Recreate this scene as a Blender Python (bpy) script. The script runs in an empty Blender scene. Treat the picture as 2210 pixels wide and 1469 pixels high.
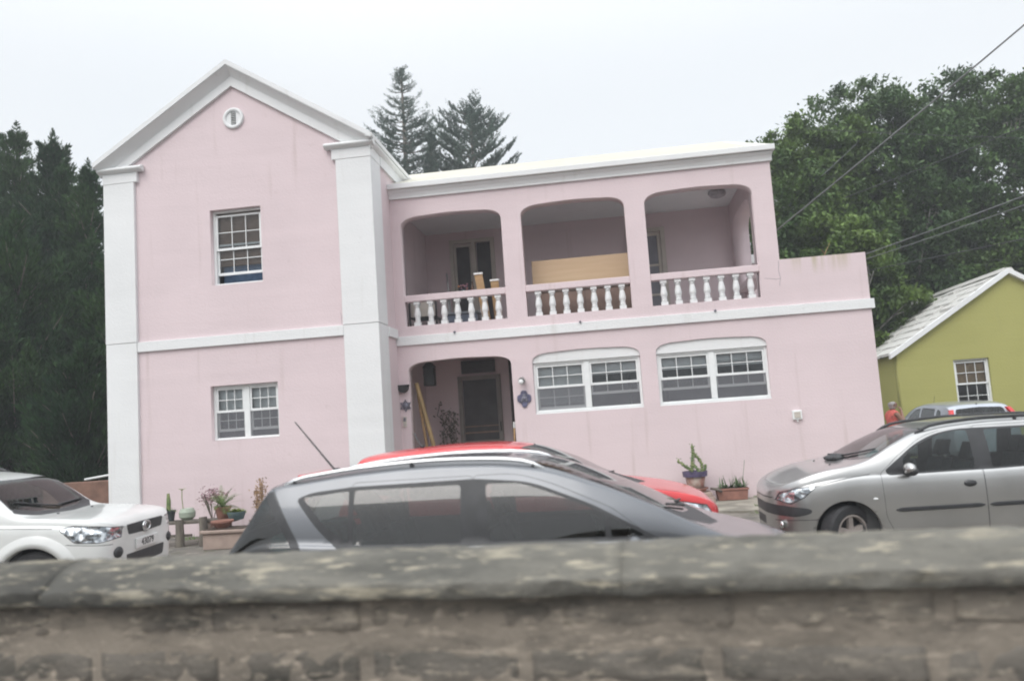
import bpy, bmesh, math, random
import numpy as np
from mathutils import Vector, Matrix, Euler
R = math.radians
scene = bpy.context.scene
COL = scene.collection

# ------------------------------------------------------------------ camera
CAM_POS = (0.0, -15.0, 1.732)
cam_d = bpy.data.cameras.new("camera")
cam = bpy.data.objects.new("camera", cam_d)
COL.objects.link(cam)
_r = Vector((0.98957395, 0.1272249, -0.06750725))
_u = Vector((0.07929003, -0.08994407, 0.99278555))
_f = Vector((-0.12023517, 0.98778737, 0.09909398))
cam.matrix_world = Matrix(((_r.x, _u.x, -_f.x, CAM_POS[0]), (_r.y, _u.y, -_f.y, CAM_POS[1]), (_r.z, _u.z, -_f.z, CAM_POS[2]), (0, 0, 0, 1)))
cam_d.sensor_width = 36.0
cam_d.lens = 1700 / 2210 * 36
cam_d.clip_end = 2000
cam_d.clip_start = 0.05
cam_d.dof.use_dof = True
cam_d.dof.focus_distance = 15.5
cam_d.dof.aperture_fstop = 1.1
scene.camera = cam

# ------------------------------------------------------------------ world: overcast sky, brighter towards the zenith
world = bpy.data.worlds.new("World")
scene.world = world
world.use_nodes = True
wt = world.node_tree
wt.nodes.clear()
def wn(t, **k):
    n = wt.nodes.new(t)
    for a, b in k.items():
        setattr(n, a, b)
    return n
w_out = wn("ShaderNodeOutputWorld")
w_add = wn("ShaderNodeAddShader")
w_sky = wn("ShaderNodeTexSky", sky_type='NISHITA', sun_disc=False, sun_elevation=R(48), sun_rotation=R(200), air_density=1.0, dust_density=4.0)
w_bg1 = wn("ShaderNodeBackground")
w_bg1.inputs[1].default_value = 0.05
w_hsv = wn("ShaderNodeHueSaturation")
w_hsv.inputs['Saturation'].default_value = 0.35
wt.links.new(w_sky.outputs[0], w_hsv.inputs['Color'])
wt.links.new(w_hsv.outputs[0], w_bg1.inputs[0])
w_bg2 = wn("ShaderNodeBackground")
w_tc = wn("ShaderNodeTexCoord")
w_sep = wn("ShaderNodeSeparateXYZ")
w_mr = wn("ShaderNodeMapRange", interpolation_type='SMOOTHSTEP')
w_mr.inputs[1].default_value = 0.36
w_mr.inputs[2].default_value = 0.95
w_mr.inputs[3].default_value = 0.855
w_mr.inputs[4].default_value = 2.1
w_ns = wn("ShaderNodeTexNoise")
w_ns.inputs['Scale'].default_value = 2.2
w_ns.inputs['Detail'].default_value = 3
w_cr = wn("ShaderNodeMix", data_type='RGBA')
w_cr.inputs['A'].default_value = (0.875, 0.93, 0.98, 1)
w_cr.inputs['B'].default_value = (0.965, 0.985, 0.995, 1)
wt.links.new(w_tc.outputs['Generated'], w_sep.inputs[0])
wt.links.new(w_tc.outputs['Generated'], w_ns.inputs['Vector'])
wt.links.new(w_ns.outputs[0], w_cr.inputs['Factor'])
wt.links.new(w_cr.outputs['Result'], w_bg2.inputs[0])
wt.links.new(w_sep.outputs['Z'], w_mr.inputs[0])
wt.links.new(w_mr.outputs[0], w_bg2.inputs[1])
wt.links.new(w_bg1.outputs[0], w_add.inputs[0])
wt.links.new(w_bg2.outputs[0], w_add.inputs[1])
wt.links.new(w_add.outputs[0], w_out.inputs[0])

# ------------------------------------------------------------------ sun: soft, behind the cloud
sun_d = bpy.data.lights.new("sun", 'SUN')
sun_d.energy = 1.15
sun_d.angle = R(35)
sun_d.color = (1.0, 0.97, 0.93)
sun = bpy.data.objects.new("sun", sun_d)
COL.objects.link(sun)
sun.rotation_euler = (R(42), 0, R(-20))

scene.view_settings.view_transform = 'Standard'
scene.view_settings.look = 'None'
scene.view_settings.exposure = 0.0
scene.view_settings.gamma = 1.0
scene.cycles.use_denoising = True
scene.cycles.filter_width = 2.0
scene.cycles.max_bounces = 8
scene.cycles.transparent_max_bounces = 16
scene.cycles.caustics_reflective = False
scene.cycles.caustics_refractive = False

# ------------------------------------------------------------------ materials
def mat(name, col, rough=0.6, metal=0.0, var=0.0, vscale=3.0, bump=0.0, bscale=40.0, coat=0.0, spec=0.5, stretch=(1, 1, 1), col2=None, detail=6.0, lo=0.35, hi=0.65, island=0.0, trans=0.0):
    m = bpy.data.materials.new(name)
    m.use_nodes = True
    nt = m.node_tree
    b = nt.nodes["Principled BSDF"]
    b.inputs["Base Color"].default_value = (*col, 1)
    b.inputs["Roughness"].default_value = rough
    b.inputs["Metallic"].default_value = metal
    b.inputs["Specular IOR Level"].default_value = spec
    b.inputs["Coat Weight"].default_value = coat
    b.inputs["Coat Roughness"].default_value = 0.08
    tc = nt.nodes.new("ShaderNodeTexCoord")
    mp = nt.nodes.new("ShaderNodeMapping")
    mp.inputs['Scale'].default_value = stretch
    nt.links.new(tc.outputs['Object'], mp.inputs[0])
    src = None
    if var or col2 is not None:
        n = nt.nodes.new("ShaderNodeTexNoise")
        n.inputs['Scale'].default_value = vscale
        n.inputs['Detail'].default_value = detail
        nt.links.new(mp.outputs[0], n.inputs['Vector'])
        rp = nt.nodes.new("ShaderNodeMapRange")
        rp.inputs[1].default_value = lo
        rp.inputs[2].default_value = hi
        nt.links.new(n.outputs[0], rp.inputs[0])
        mx = nt.nodes.new("ShaderNodeMix")
        mx.data_type = 'RGBA'
        c2 = col2 if col2 is not None else tuple(min(1, c * (1 + var)) for c in col)
        c1 = col if col2 is not None else tuple(c * (1 - var) for c in col)
        mx.inputs['A'].default_value = (*c1, 1)
        mx.inputs['B'].default_value = (*c2, 1)
        nt.links.new(rp.outputs[0], mx.inputs['Factor'])
        src = mx.outputs['Result']
    if island:
        g = nt.nodes.new("ShaderNodeNewGeometry")
        h = nt.nodes.new("ShaderNodeHueSaturation")
        r2 = nt.nodes.new("ShaderNodeMapRange")
        r2.inputs[3].default_value = 1 - island
        r2.inputs[4].default_value = 1 + island
        nt.links.new(g.outputs['Random Per Island'], r2.inputs[0])
        nt.links.new(r2.outputs[0], h.inputs['Value'])
        if src:
            nt.links.new(src, h.inputs['Color'])
        else:
            h.inputs['Color'].default_value = (*col, 1)
        src = h.outputs[0]
    if src:
        nt.links.new(src, b.inputs["Base Color"])
    if bump:
        n2 = nt.nodes.new("ShaderNodeTexNoise")
        n2.inputs['Scale'].default_value = bscale
        n2.inputs['Detail'].default_value = 5
        nt.links.new(mp.outputs[0], n2.inputs['Vector'])
        bp = nt.nodes.new("ShaderNodeBump")
        bp.inputs['Strength'].default_value = bump
        bp.inputs['Distance'].default_value = 0.02
        nt.links.new(n2.outputs[0], bp.inputs['Height'])
        nt.links.new(bp.outputs[0], b.inputs['Normal'])
    if trans:
        tl = nt.nodes.new("ShaderNodeBsdfTranslucent")
        if src:
            nt.links.new(src, tl.inputs[0])
        else:
            tl.inputs[0].default_value = (*col, 1)
        ms = nt.nodes.new("ShaderNodeMixShader")
        ms.inputs[0].default_value = trans
        nt.links.new(b.outputs[0], ms.inputs[1])
        nt.links.new(tl.outputs[0], ms.inputs[2])
        nt.links.new(ms.outputs[0], nt.nodes["Material Output"].inputs[0])
    return m

def glass(name, tint, refl=1.0, rough=0.02, ior=1.5):
    m = bpy.data.materials.new(name)
    m.use_nodes = True
    nt = m.node_tree
    nt.nodes.remove(nt.nodes["Principled BSDF"])
    tr = nt.nodes.new("ShaderNodeBsdfTransparent")
    tr.inputs[0].default_value = (*tint, 1)
    gl = nt.nodes.new("ShaderNodeBsdfGlossy")
    gl.inputs['Color'].default_value = (refl, refl, refl, 1)
    gl.inputs['Roughness'].default_value = rough
    fr = nt.nodes.new("ShaderNodeFresnel")
    fr.inputs[0].default_value = ior
    ms = nt.nodes.new("ShaderNodeMixShader")
    nt.links.new(fr.outputs[0], ms.inputs[0])
    nt.links.new(tr.outputs[0], ms.inputs[1])
    nt.links.new(gl.outputs[0], ms.inputs[2])
    nt.links.new(ms.outputs[0], nt.nodes["Material Output"].inputs[0])
    return m

def stucco(name, col, course=0.0, stain=(0.30, 0.26, 0.22), stain_amt=0.35, rough=0.85, streak=True, moss=None):
    """painted lime wash over block: faint courses, patchy tone, grime streaks running down"""
    m = bpy.data.materials.new(name)
    m.use_nodes = True
    nt = m.node_tree
    L = nt.links.new
    b = nt.nodes["Principled BSDF"]
    b.inputs["Roughness"].default_value = rough
    b.inputs["Specular IOR Level"].default_value = 0.25
    tc = nt.nodes.new("ShaderNodeTexCoord")
    def noise(scale, stretch, detail=5, lo=0.4, hi=0.6, rough_=0.55):
        mp = nt.nodes.new("ShaderNodeMapping")
        mp.inputs['Scale'].default_value = stretch
        L(tc.outputs['Object'], mp.inputs[0])
        n = nt.nodes.new("ShaderNodeTexNoise")
        n.inputs['Scale'].default_value = scale
        n.inputs['Detail'].default_value = detail
        n.inputs['Roughness'].default_value = rough_
        L(mp.outputs[0], n.inputs['Vector'])
        r = nt.nodes.new("ShaderNodeMapRange")
        r.inputs[1].default_value = lo
        r.inputs[2].default_value = hi
        L(n.outputs[0], r.inputs[0])
        return r.outputs[0]
    def mix(fac, a, bcol, scale=1.0):
        x = nt.nodes.new("ShaderNodeMix")
        x.data_type = 'RGBA'
        if scale != 1.0:
            q = nt.nodes.new("ShaderNodeMath")
            q.operation = 'MULTIPLY'
            q.inputs[1].default_value = scale
            L(fac, q.inputs[0])
            fac = q.outputs[0]
        L(fac, x.inputs['Factor'])
        if isinstance(a, tuple):
            x.inputs['A'].default_value = (*a, 1)
        else:
            L(a, x.inputs['A'])
        x.inputs['B'].default_value = (*bcol, 1)
        return x.outputs['Result']
    c = mix(noise(0.7, (1, 1, 1), 4, 0.35, 0.65), col, tuple(k * 0.93 for k in col))
    c = mix(noise(2.2, (0.12, 0.12, 2.0), 3, 0.35, 0.7), c, tuple(min(1, k * 1.04) for k in col), 0.45)
    if streak:
        c = mix(noise(2.5, (2.2, 2.2, 0.16), 6, 0.60, 0.78), c, stain, stain_amt)
        c = mix(noise(7.0, (1, 1, 1), 6, 0.66, 0.8), c, stain, stain_amt * 0.7)
    if moss:
        # mossy runs below the coping of the parapet: between heights z0 and z1, right of x0
        z0, z1, x0 = moss
        sp = nt.nodes.new("ShaderNodeSeparateXYZ")
        L(tc.outputs['Object'], sp.inputs[0])
        fac = noise(3.0, (2.2, 2.2, 0.12), 5, 0.42, 0.66)
        for out, lo_, hi_ in (('Z', z0, z1), ('X', x0, x0 + 0.3)):
            r_ = nt.nodes.new("ShaderNodeMapRange")
            r_.inputs[1].default_value = lo_
            r_.inputs[2].default_value = hi_
            L(sp.outputs[out], r_.inputs[0])
            q = nt.nodes.new("ShaderNodeMath")
            q.operation = 'MULTIPLY'
            L(fac, q.inputs[0])
            L(r_.outputs[0], q.inputs[1])
            fac = q.outputs[0]
        c = mix(fac, c, (0.40, 0.36, 0.20), 0.75)
    L(c, b.inputs['Base Color'])
    n2 = nt.nodes.new("ShaderNodeTexNoise")
    n2.inputs['Scale'].default_value = 28
    n2.inputs['Detail'].default_value = 6
    L(tc.outputs['Object'], n2.inputs['Vector'])
    n3 = nt.nodes.new("ShaderNodeTexNoise")
    n3.inputs['Scale'].default_value = 2.5
    n3.inputs['Detail'].default_value = 2
    mp3 = nt.nodes.new("ShaderNodeMapping")
    mp3.inputs['Scale'].default_value = (0.3, 0.3, 2.2)
    L(tc.outputs['Object'], mp3.inputs[0])
    L(mp3.outputs[0], n3.inputs['Vector'])
    ad = nt.nodes.new("ShaderNodeMath")
    ad.operation = 'MULTIPLY_ADD'
    ad.inputs[1].default_value = 0.8
    L(n3.outputs[0], ad.inputs[0])
    L(n2.outputs[0], ad.inputs[2])
    bp = nt.nodes.new("ShaderNodeBump")
    bp.inputs['Strength'].default_value = 0.35
    bp.inputs['Distance'].default_value = 0.012
    L(ad.outputs[0], bp.inputs['Height'])
    L(bp.outputs[0], b.inputs['Normal'])
    return m

M = {}
M['pink'] = stucco('pink_stucco', (0.695, 0.583, 0.602), stain=(0.42, 0.33, 0.30), stain_amt=0.34)
M['pink_wing'] = stucco('pink_stucco_mossy', (0.695, 0.583, 0.602), stain=(0.42, 0.33, 0.30), stain_amt=0.34, moss=(4.0, 4.345, 3.35))
M['white'] = stucco('white_stucco', (0.765, 0.775, 0.78), stain=(0.45, 0.43, 0.38), stain_amt=0.36)
M['roofwhite'] = stucco('white_lime_roof', (0.73, 0.72, 0.66), stain=(0.55, 0.52, 0.44), stain_amt=0.3)
M['olive'] = stucco('olive_stucco', (0.385, 0.375, 0.135), stain=(0.30, 0.28, 0.14), stain_amt=0.3)
M['oldroof'] = stucco('weathered_lime_roof', (0.55, 0.545, 0.52), stain=(0.30, 0.25, 0.20), stain_amt=0.6)
M['vinyl'] = mat('white_vinyl', (0.78, 0.80, 0.80), 0.4, var=0.03, vscale=6)
M['cream'] = mat('cream_paint', (0.50, 0.46, 0.41), 0.55, var=0.06, vscale=5)
M['pane'] = glass('window_pane', (0.86, 0.90, 0.92), 1.0)
M['screen'] = mat('insect_screen', (0.20, 0.205, 0.225), 0.7)
M['blind_white'] = mat('white_blind', (0.78, 0.79, 0.78), 0.6, var=0.05)
M['blind_brown'] = mat('brown_blind', (0.30, 0.20, 0.15), 0.6, var=0.12, vscale=8)
M['blind_bamboo'] = mat('bamboo_blind', (0.42, 0.27, 0.13), 0.6, var=0.15, vscale=8)
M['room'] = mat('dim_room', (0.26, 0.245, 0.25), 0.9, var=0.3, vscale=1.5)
M['curtain'] = mat('blue_cloth', (0.12, 0.20, 0.33), 0.9, var=0.2, vscale=9)
M['shaded_door'] = mat('shaded_door_paint', (0.24, 0.215, 0.20), 0.6, var=0.1, vscale=5)  # cream door paint darkened: the dimness of the porch is put into the colour
M['grey_door'] = mat('grey_door_glass', (0.20, 0.20, 0.23), 0.4, var=0.15, vscale=3)
M['dark_door'] = mat('dark_screen_door', (0.07, 0.065, 0.07), 0.6, var=0.2, vscale=4)
M['iron'] = mat('black_iron', (0.03, 0.03, 0.032), 0.5, var=0.2)
M['blueplaque'] = mat('blue_glaze', (0.085, 0.085, 0.15), 0.4, var=0.35, vscale=14, coat=0.3)
M['greyplaque'] = mat('grey_pewter', (0.16, 0.16, 0.20), 0.45, 0.3, var=0.3, vscale=20)
M['steel'] = mat('grey_steel', (0.42, 0.43, 0.44), 0.35, 0.8, var=0.15)
M['wood'] = mat('pine_board', (0.52, 0.34, 0.18), 0.6, col2=(0.42, 0.255, 0.125), vscale=2.5, stretch=(0.5, 1, 9), bump=0.05)
M['plywood'] = mat('plywood', (0.54, 0.39, 0.25), 0.6, col2=(0.47, 0.325, 0.195), vscale=2.2, stretch=(0.35, 1, 5), lo=0.3, hi=0.7)
M['bamboo'] = mat('bamboo', (0.36, 0.25, 0.12), 0.5, var=0.25, vscale=4, stretch=(1, 1, 0.4))
M['oldwood'] = mat('weathered_wood', (0.10, 0.085, 0.075), 0.85, col2=(0.19, 0.17, 0.14), vscale=4, stretch=(3, 3, 0.6), bump=0.3)
M['terracotta'] = mat('terracotta', (0.26, 0.125, 0.095), 0.8, var=0.18, vscale=7, bump=0.1)
M['oldpot'] = mat('lime_stained_pot', (0.30, 0.15, 0.12), 0.9, col2=(0.50, 0.45, 0.40), vscale=7, bump=0.2)
M['potrim'] = mat('dark_blue_rim', (0.075, 0.06, 0.12), 0.6, var=0.3, vscale=12)
M['palepot'] = mat('pale_green_pot', (0.33, 0.38, 0.31), 0.6, var=0.12)
M['darkpot'] = mat('dark_pot', (0.06, 0.07, 0.075), 0.7, var=0.2)
M['bluepot'] = mat('dull_teal_pot', (0.10, 0.16, 0.17), 0.6, var=0.2)
M['pinkcrete'] = mat('pinkish_concrete', (0.36, 0.28, 0.24), 0.9, var=0.12, vscale=5, bump=0.2)
M['soil'] = mat('soil', (0.05, 0.035, 0.025), 0.95, var=0.3, vscale=20, bump=0.4)
M['cactus'] = mat('cactus_green', (0.10, 0.16, 0.06), 0.6, col2=(0.22, 0.25, 0.10), vscale=14, island=0.15)
M['fern'] = mat('fern_green', (0.13, 0.20, 0.06), 0.6, var=0.25, vscale=8, island=0.25, trans=0.25)
M['lime'] = mat('lime_leaf', (0.20, 0.26, 0.06), 0.55, var=0.2, vscale=9, island=0.25, trans=0.25)
M['dryleaf'] = mat('dry_leaf', (0.34, 0.22, 0.12), 0.8, var=0.25, vscale=9, island=0.3)
M['aloe'] = mat('aloe_green', (0.11, 0.17, 0.08), 0.5, var=0.2, vscale=10, island=0.2)
M['pinkflower'] = mat('pink_petal', (0.36, 0.22, 0.25), 0.7, island=0.2, trans=0.2)
M['bark'] = mat('bark', (0.14, 0.12, 0.10), 0.9, var=0.35, vscale=6, bump=0.5, bscale=14, stretch=(1, 1, 0.3))
M['palebark'] = mat('pale_bark', (0.30, 0.29, 0.26), 0.9, var=0.3, vscale=6, bump=0.3, stretch=(1, 1, 0.3))
M['ficus'] = mat('ficus_leaf', (0.040, 0.088, 0.020), 0.5, col2=(0.12, 0.19, 0.036), vscale=0.45, detail=3, island=0.35, trans=0.18, spec=0.35)
M['ficus2'] = mat('ficus_leaf_deep', (0.030, 0.072, 0.022), 0.5, col2=(0.078, 0.14, 0.033), vscale=0.5, detail=3, island=0.35, trans=0.18, spec=0.35)
M['cedar'] = mat('cedar_needles', (0.015, 0.046, 0.018), 0.65, col2=(0.042, 0.092, 0.024), vscale=0.5, detail=3, island=0.4, trans=0.12, spec=0.25)
M['pine'] = mat('veiled_pine_needles', (0.065, 0.105, 0.085), 0.65, col2=(0.095, 0.145, 0.11), vscale=0.4, detail=3, island=0.35, trans=0.12, spec=0.25)  # paler and bluer: the fading by the veil is put into the needle colour
M['rubber'] = mat('rubber', (0.022, 0.022, 0.024), 0.75, var=0.2, vscale=20)
M['trim'] = mat('black_plastic', (0.03, 0.031, 0.034), 0.5, var=0.15, vscale=10)
M['alloy'] = mat('dull_alloy', (0.34, 0.30, 0.28), 0.45, 0.25, var=0.2, vscale=12)
M['chrome'] = mat('chrome', (0.75, 0.76, 0.77), 0.15, 0.95)
M['carglass'] = glass('car_glass', (0.50, 0.57, 0.56), 1.0, ior=1.5)
M['darkglass'] = glass('tinted_car_glass', (0.27, 0.32, 0.315), 1.0, ior=1.75)
M['seat'] = mat('grey_seat_cloth', (0.10, 0.105, 0.11), 0.9, var=0.15, vscale=20)
M['dash'] = mat('dashboard', (0.05, 0.05, 0.052), 0.7, var=0.15)
M['redlamp'] = mat('red_lamp', (0.55, 0.015, 0.015), 0.2, coat=0.5, var=0.15, vscale=20)
M['sticker'] = mat('paper_sticker', (0.66, 0.74, 0.74), 0.6, col2=(0.12, 0.35, 0.45), vscale=45, lo=0.55, hi=0.6)
M['plate'] = mat('white_plate', (0.70, 0.70, 0.69), 0.4, var=0.04)
M['ink'] = mat('black_ink', (0.02, 0.02, 0.022), 0.5, var=0.1)
M['skin'] = mat('brown_skin', (0.27, 0.155, 0.11), 0.55, var=0.12, vscale=18)
M['hair'] = mat('grey_hair', (0.40, 0.38, 0.37), 0.75, var=0.25, vscale=60, bump=0.5, bscale=120)
M['coral'] = mat('coral_cloth', (0.72, 0.17, 0.14), 0.85, var=0.12, vscale=12, bump=0.2, bscale=25)
M['navy'] = mat('dark_cloth', (0.045, 0.05, 0.075), 0.9, var=0.15, vscale=12)
M['wire'] = mat('black_cable', (0.035, 0.036, 0.04), 0.6, var=0.2)
M['greywire'] = mat('grey_cable', (0.16, 0.165, 0.17), 0.6, var=0.2)
def headlamp():
    m = mat('headlamp_glass', (0.62, 0.65, 0.68), 0.12, 0.75, col2=(0.20, 0.22, 0.24), vscale=16, coat=1.0, detail=2, lo=0.42, hi=0.58)
    nt = m.node_tree
    v = nt.nodes.new("ShaderNodeTexVoronoi")
    v.inputs['Scale'].default_value = 11
    tc = nt.nodes.new("ShaderNodeTexCoord")
    nt.links.new(tc.outputs['Object'], v.inputs['Vector'])
    bp = nt.nodes.new("ShaderNodeBump")
    bp.inputs['Strength'].default_value = 0.5
    bp.inputs['Distance'].default_value = 0.05
    nt.links.new(v.outputs[0], bp.inputs['Height'])
    nt.links.new(bp.outputs[0], nt.nodes["Principled BSDF"].inputs['Normal'])
    return m
M['lamp'] = headlamp()
def paint(name, col, metal, rough, coat=0.8, flake=0.0, dust=0.06):
    """car paint: the underside of the sheet metal is dark primer"""
    m = mat(name, col, rough, metal, var=dust, vscale=2.2, coat=coat, detail=4)
    nt = m.node_tree
    b = nt.nodes["Principled BSDF"]
    g = nt.nodes.new("ShaderNodeNewGeometry")
    d = nt.nodes.new("ShaderNodeBsdfDiffuse")
    d.inputs[0].default_value = (0.06, 0.06, 0.062, 1)
    ms = nt.nodes.new("ShaderNodeMixShader")
    nt.links.new(g.outputs['Backfacing'], ms.inputs[0])
    nt.links.new(b.outputs[0], ms.inputs[1])
    nt.links.new(d.outputs[0], ms.inputs[2])
    nt.links.new(ms.outputs[0], nt.nodes["Material Output"].inputs[0])
    return m
M['p_silver'] = paint('silver_paint', (0.46, 0.46, 0.455), 0.85, 0.30)
M['p_grey'] = paint('graphite_paint', (0.125, 0.132, 0.145), 0.6, 0.34)
M['p_red'] = paint('red_paint', (0.62, 0.030, 0.035), 0.0, 0.35)
M['p_white'] = paint('white_paint', (0.68, 0.69, 0.68), 0.0, 0.3)
M['p_blue'] = paint('pale_blue_grey_paint', (0.42, 0.45, 0.50), 0.6, 0.33)

# ------------------------------------------------------------------ helpers
def tag(o, label, cat, group=None, kind=None):
    o['label'] = label
    o['category'] = cat
    if group:
        o['group'] = group
    if kind:
        o['kind'] = kind
    return o

def thing(name, label, cat, loc=(0, 0, 0), group=None, rotz=0.0):
    o = bpy.data.objects.new(name, None)
    o.empty_display_size = 0.3
    COL.objects.link(o)
    o.location = loc
    o.rotation_euler = (0, 0, rotz)
    return tag(o, label, cat, group)

def link(name, me, m, parent=None, smooth=False, world=True):
    """link a mesh; with world=True its coordinates are world coordinates (parents are unrotated Empties)"""
    o = bpy.data.objects.new(name, me)
    COL.objects.link(o)
    if m is not None:
        for k in (m if isinstance(m, (list, tuple)) else [m]):
            me.materials.append(k)
    if smooth:
        me.polygons.foreach_set('use_smooth', [True] * len(me.polygons))
    if parent is not None:
        o.parent = parent
        if world and parent.type == 'EMPTY':
            o.matrix_parent_inverse = Matrix.Translation(-Vector(parent.location))
    return o

def bevel(o, w=0.008, seg=2, ang=35):
    b = o.modifiers.new('bevel', 'BEVEL')
    b.width = w
    b.segments = seg
    b.limit_method = 'ANGLE'
    b.angle_limit = R(ang)
    return o

class MB:
    def __init__(s):
        s.v, s.f = [], []
    def add(s, v, f):
        n = len(s.v)
        s.v += [tuple(p) for p in v]
        s.f += [tuple(i + n for i in q) for q in f]
        return s
    def box(s, x0, x1, y0, y1, z0, z1):
        return s.add([(x0, y0, z0), (x1, y0, z0), (x1, y1, z0), (x0, y1, z0), (x0, y0, z1), (x1, y0, z1), (x1, y1, z1), (x0, y1, z1)],
                     [(0, 3, 2, 1), (4, 5, 6, 7), (0, 1, 5, 4), (1, 2, 6, 5), (2, 3, 7, 6), (3, 0, 4, 7)])
    def prism(s, poly, axis, a, b):
        """poly: 2D points, extruded along axis ('x': poly is (y,z), 'y': (x,z), 'z': (x,y)) from a to b"""
        def p(u, w, t):
            return {'x': (t, u, w), 'y': (u, t, w), 'z': (u, w, t)}[axis]
        n = len(poly)
        v = [p(u, w, a) for u, w in poly] + [p(u, w, b) for u, w in poly]
        f = [tuple(range(n)), tuple(range(2 * n - 1, n - 1, -1))] + [(i, i + n, (i + 1) % n + n, (i + 1) % n) for i in range(n)]
        return s.add(v, f)
    def tube(s, pts, r, n=8, cap=True):
        pts = [Vector(p) for p in pts]
        rs = r if isinstance(r, (list, tuple)) else [r] * len(pts)
        V, F = [], []
        up = None
        for i, p in enumerate(pts):
            t = (pts[min(i + 1, len(pts) - 1)] - pts[max(i - 1, 0)]).normalized()
            if up is None:
                up = Vector((0, 0, 1)) if abs(t.z) < 0.9 else Vector((1, 0, 0))
            a = t.cross(up)
            if a.length < 1e-5:
                a = t.cross(Vector((0.3, 1, 0.1)))
            a.normalize()
            b = a.cross(t).normalized()
            up = b
            for k in range(n):
                w = 2 * math.pi * k / n
                V.append(p + (a * math.cos(w) + b * math.sin(w)) * rs[i])
        for i in range(len(pts) - 1):
            for k in range(n):
                F.append((i * n + k, i * n + (k + 1) % n, (i + 1) * n + (k + 1) % n, (i + 1) * n + k))
        if cap:
            F.append(tuple(range(n - 1, -1, -1)))
            F.append(tuple(range((len(pts) - 1) * n, len(pts) * n)))
        return s.add(V, F)
    def lathe(s, prof, c=(0, 0, 0), n=20, sx=1.0, sy=1.0, axis='z', cap=True):
        V, F = [], []
        for r, z in prof:
            for k in range(n):
                w = 2 * math.pi * k / n
                a, b = r * math.cos(w) * sx, r * math.sin(w) * sy
                V.append((c[0] + a, c[1] + b, c[2] + z) if axis == 'z' else (c[0] + a, c[1] + z, c[2] + b))
        m = len(prof)
        for i in range(m - 1):
            for k in range(n):
                q = (i * n + k, i * n + (k + 1) % n, (i + 1) * n + (k + 1) % n, (i + 1) * n + k)
                F.append(q if axis == 'z' else q[::-1])
        if cap and prof[0][0] > 1e-6:
            F.append(tuple(range(n))[::-1] if axis == 'z' else tuple(range(n)))
        if cap and prof[-1][0] > 1e-6:
            F.append(tuple(range((m - 1) * n, m * n)) if axis == 'z' else tuple(range((m - 1) * n, m * n))[::-1])
        return s.add(V, F)
    def ball(s, c, rx, ry, rz, n=12, m=8):
        prof = [(max(1e-7, math.sin(math.pi * i / m)), -math.cos(math.pi * i / m)) for i in range(m + 1)]
        V, F = [], []
        for r, z in prof:
            for k in range(n):
                w = 2 * math.pi * k / n
                V.append((c[0] + rx * r * math.cos(w), c[1] + ry * r * math.sin(w), c[2] + rz * z))
        for i in range(m):
            for k in range(n):
                F.append((i * n + k, i * n + (k + 1) % n, (i + 1) * n + (k + 1) % n, (i + 1) * n + k))
        return s.add(V, F)
    def build(s, name, m, parent=None, smooth=False, bev=0.0, world=True, fix=True):
        me = bpy.data.meshes.new(name)
        me.from_pydata(s.v, [], s.f)
        if fix:
            bm = bmesh.new()
            bm.from_mesh(me)
            bmesh.ops.recalc_face_normals(bm, faces=bm.faces)
            bm.to_mesh(me)
            bm.free()
        me.update()
        o = link(name, me, m, parent, smooth, world)
        if bev:
            bevel(o, bev)
        return o

def plate(outer, holes, y0, y1, plane='xz'):
    """mesh of a flat slab with holes. outer/holes: 2D loops; spans y0..y1 across the plane"""
    cu = bpy.data.curves.new('tmp', 'CURVE')
    cu.dimensions = '2D'
    cu.fill_mode = 'BOTH'
    cu.extrude = abs(y1 - y0) / 2
    for loop in [outer] + list(holes):
        sp = cu.splines.new('POLY')
        sp.points.add(len(loop) - 1)
        for p, (a, b) in zip(sp.points, loop):
            p.co = (a, b, 0, 1)
        sp.use_cyclic_u = True
    o = bpy.data.objects.new('tmp', cu)
    COL.objects.link(o)
    dg = bpy.context.evaluated_depsgraph_get()
    me = bpy.data.meshes.new_from_object(o.evaluated_get(dg))
    bpy.data.objects.remove(o)
    bpy.data.curves.remove(cu)
    mid = (y0 + y1) / 2
    n = len(me.vertices)
    co = np.empty(n * 3, dtype=np.float32)
    me.vertices.foreach_get('co', co)
    co = co.reshape(n, 3)
    out = np.empty_like(co)
    if plane == 'xz':
        out[:, 0] = co[:, 0]; out[:, 2] = co[:, 1]; out[:, 1] = mid - co[:, 2]
    else:   # 'yz'
        out[:, 1] = co[:, 0]; out[:, 2] = co[:, 1]; out[:, 0] = mid + co[:, 2]
    me.vertices.foreach_set('co', out.ravel())
    me.materials.clear()
    bm = bmesh.new()
    bm.from_mesh(me)
    bmesh.ops.remove_doubles(bm, verts=bm.verts, dist=1e-4)
    bmesh.ops.recalc_face_normals(bm, faces=bm.faces)
    bm.to_mesh(me)
    bm.free()
    me.update()
    return me

def arch(x0, x1, z0, z1, rx=0.42, ry=0.2, crown=0.03, n=9):
    """opening with a flat, round-cornered arch on top"""
    pts = [(x0, z0), (x1, z0)]
    zs = z1 - ry - crown
    for k in range(n + 1):
        a = math.pi / 2 * k / n
        pts.append((x1 - rx + rx * math.cos(a) ** 0.9, zs + ry * math.sin(a) ** 0.9))
    for k in range(1, 8):
        t = k / 8
        x = (x1 - rx) + (x0 + rx - x1 + rx) * t
        pts.append((x, z1 - crown + crown * math.sin(math.pi * t)))
    for k in range(n, -1, -1):
        a = math.pi / 2 * k / n
        pts.append((x0 + rx - rx * math.cos(a) ** 0.9, zs + ry * math.sin(a) ** 0.9))
    return pts

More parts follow.
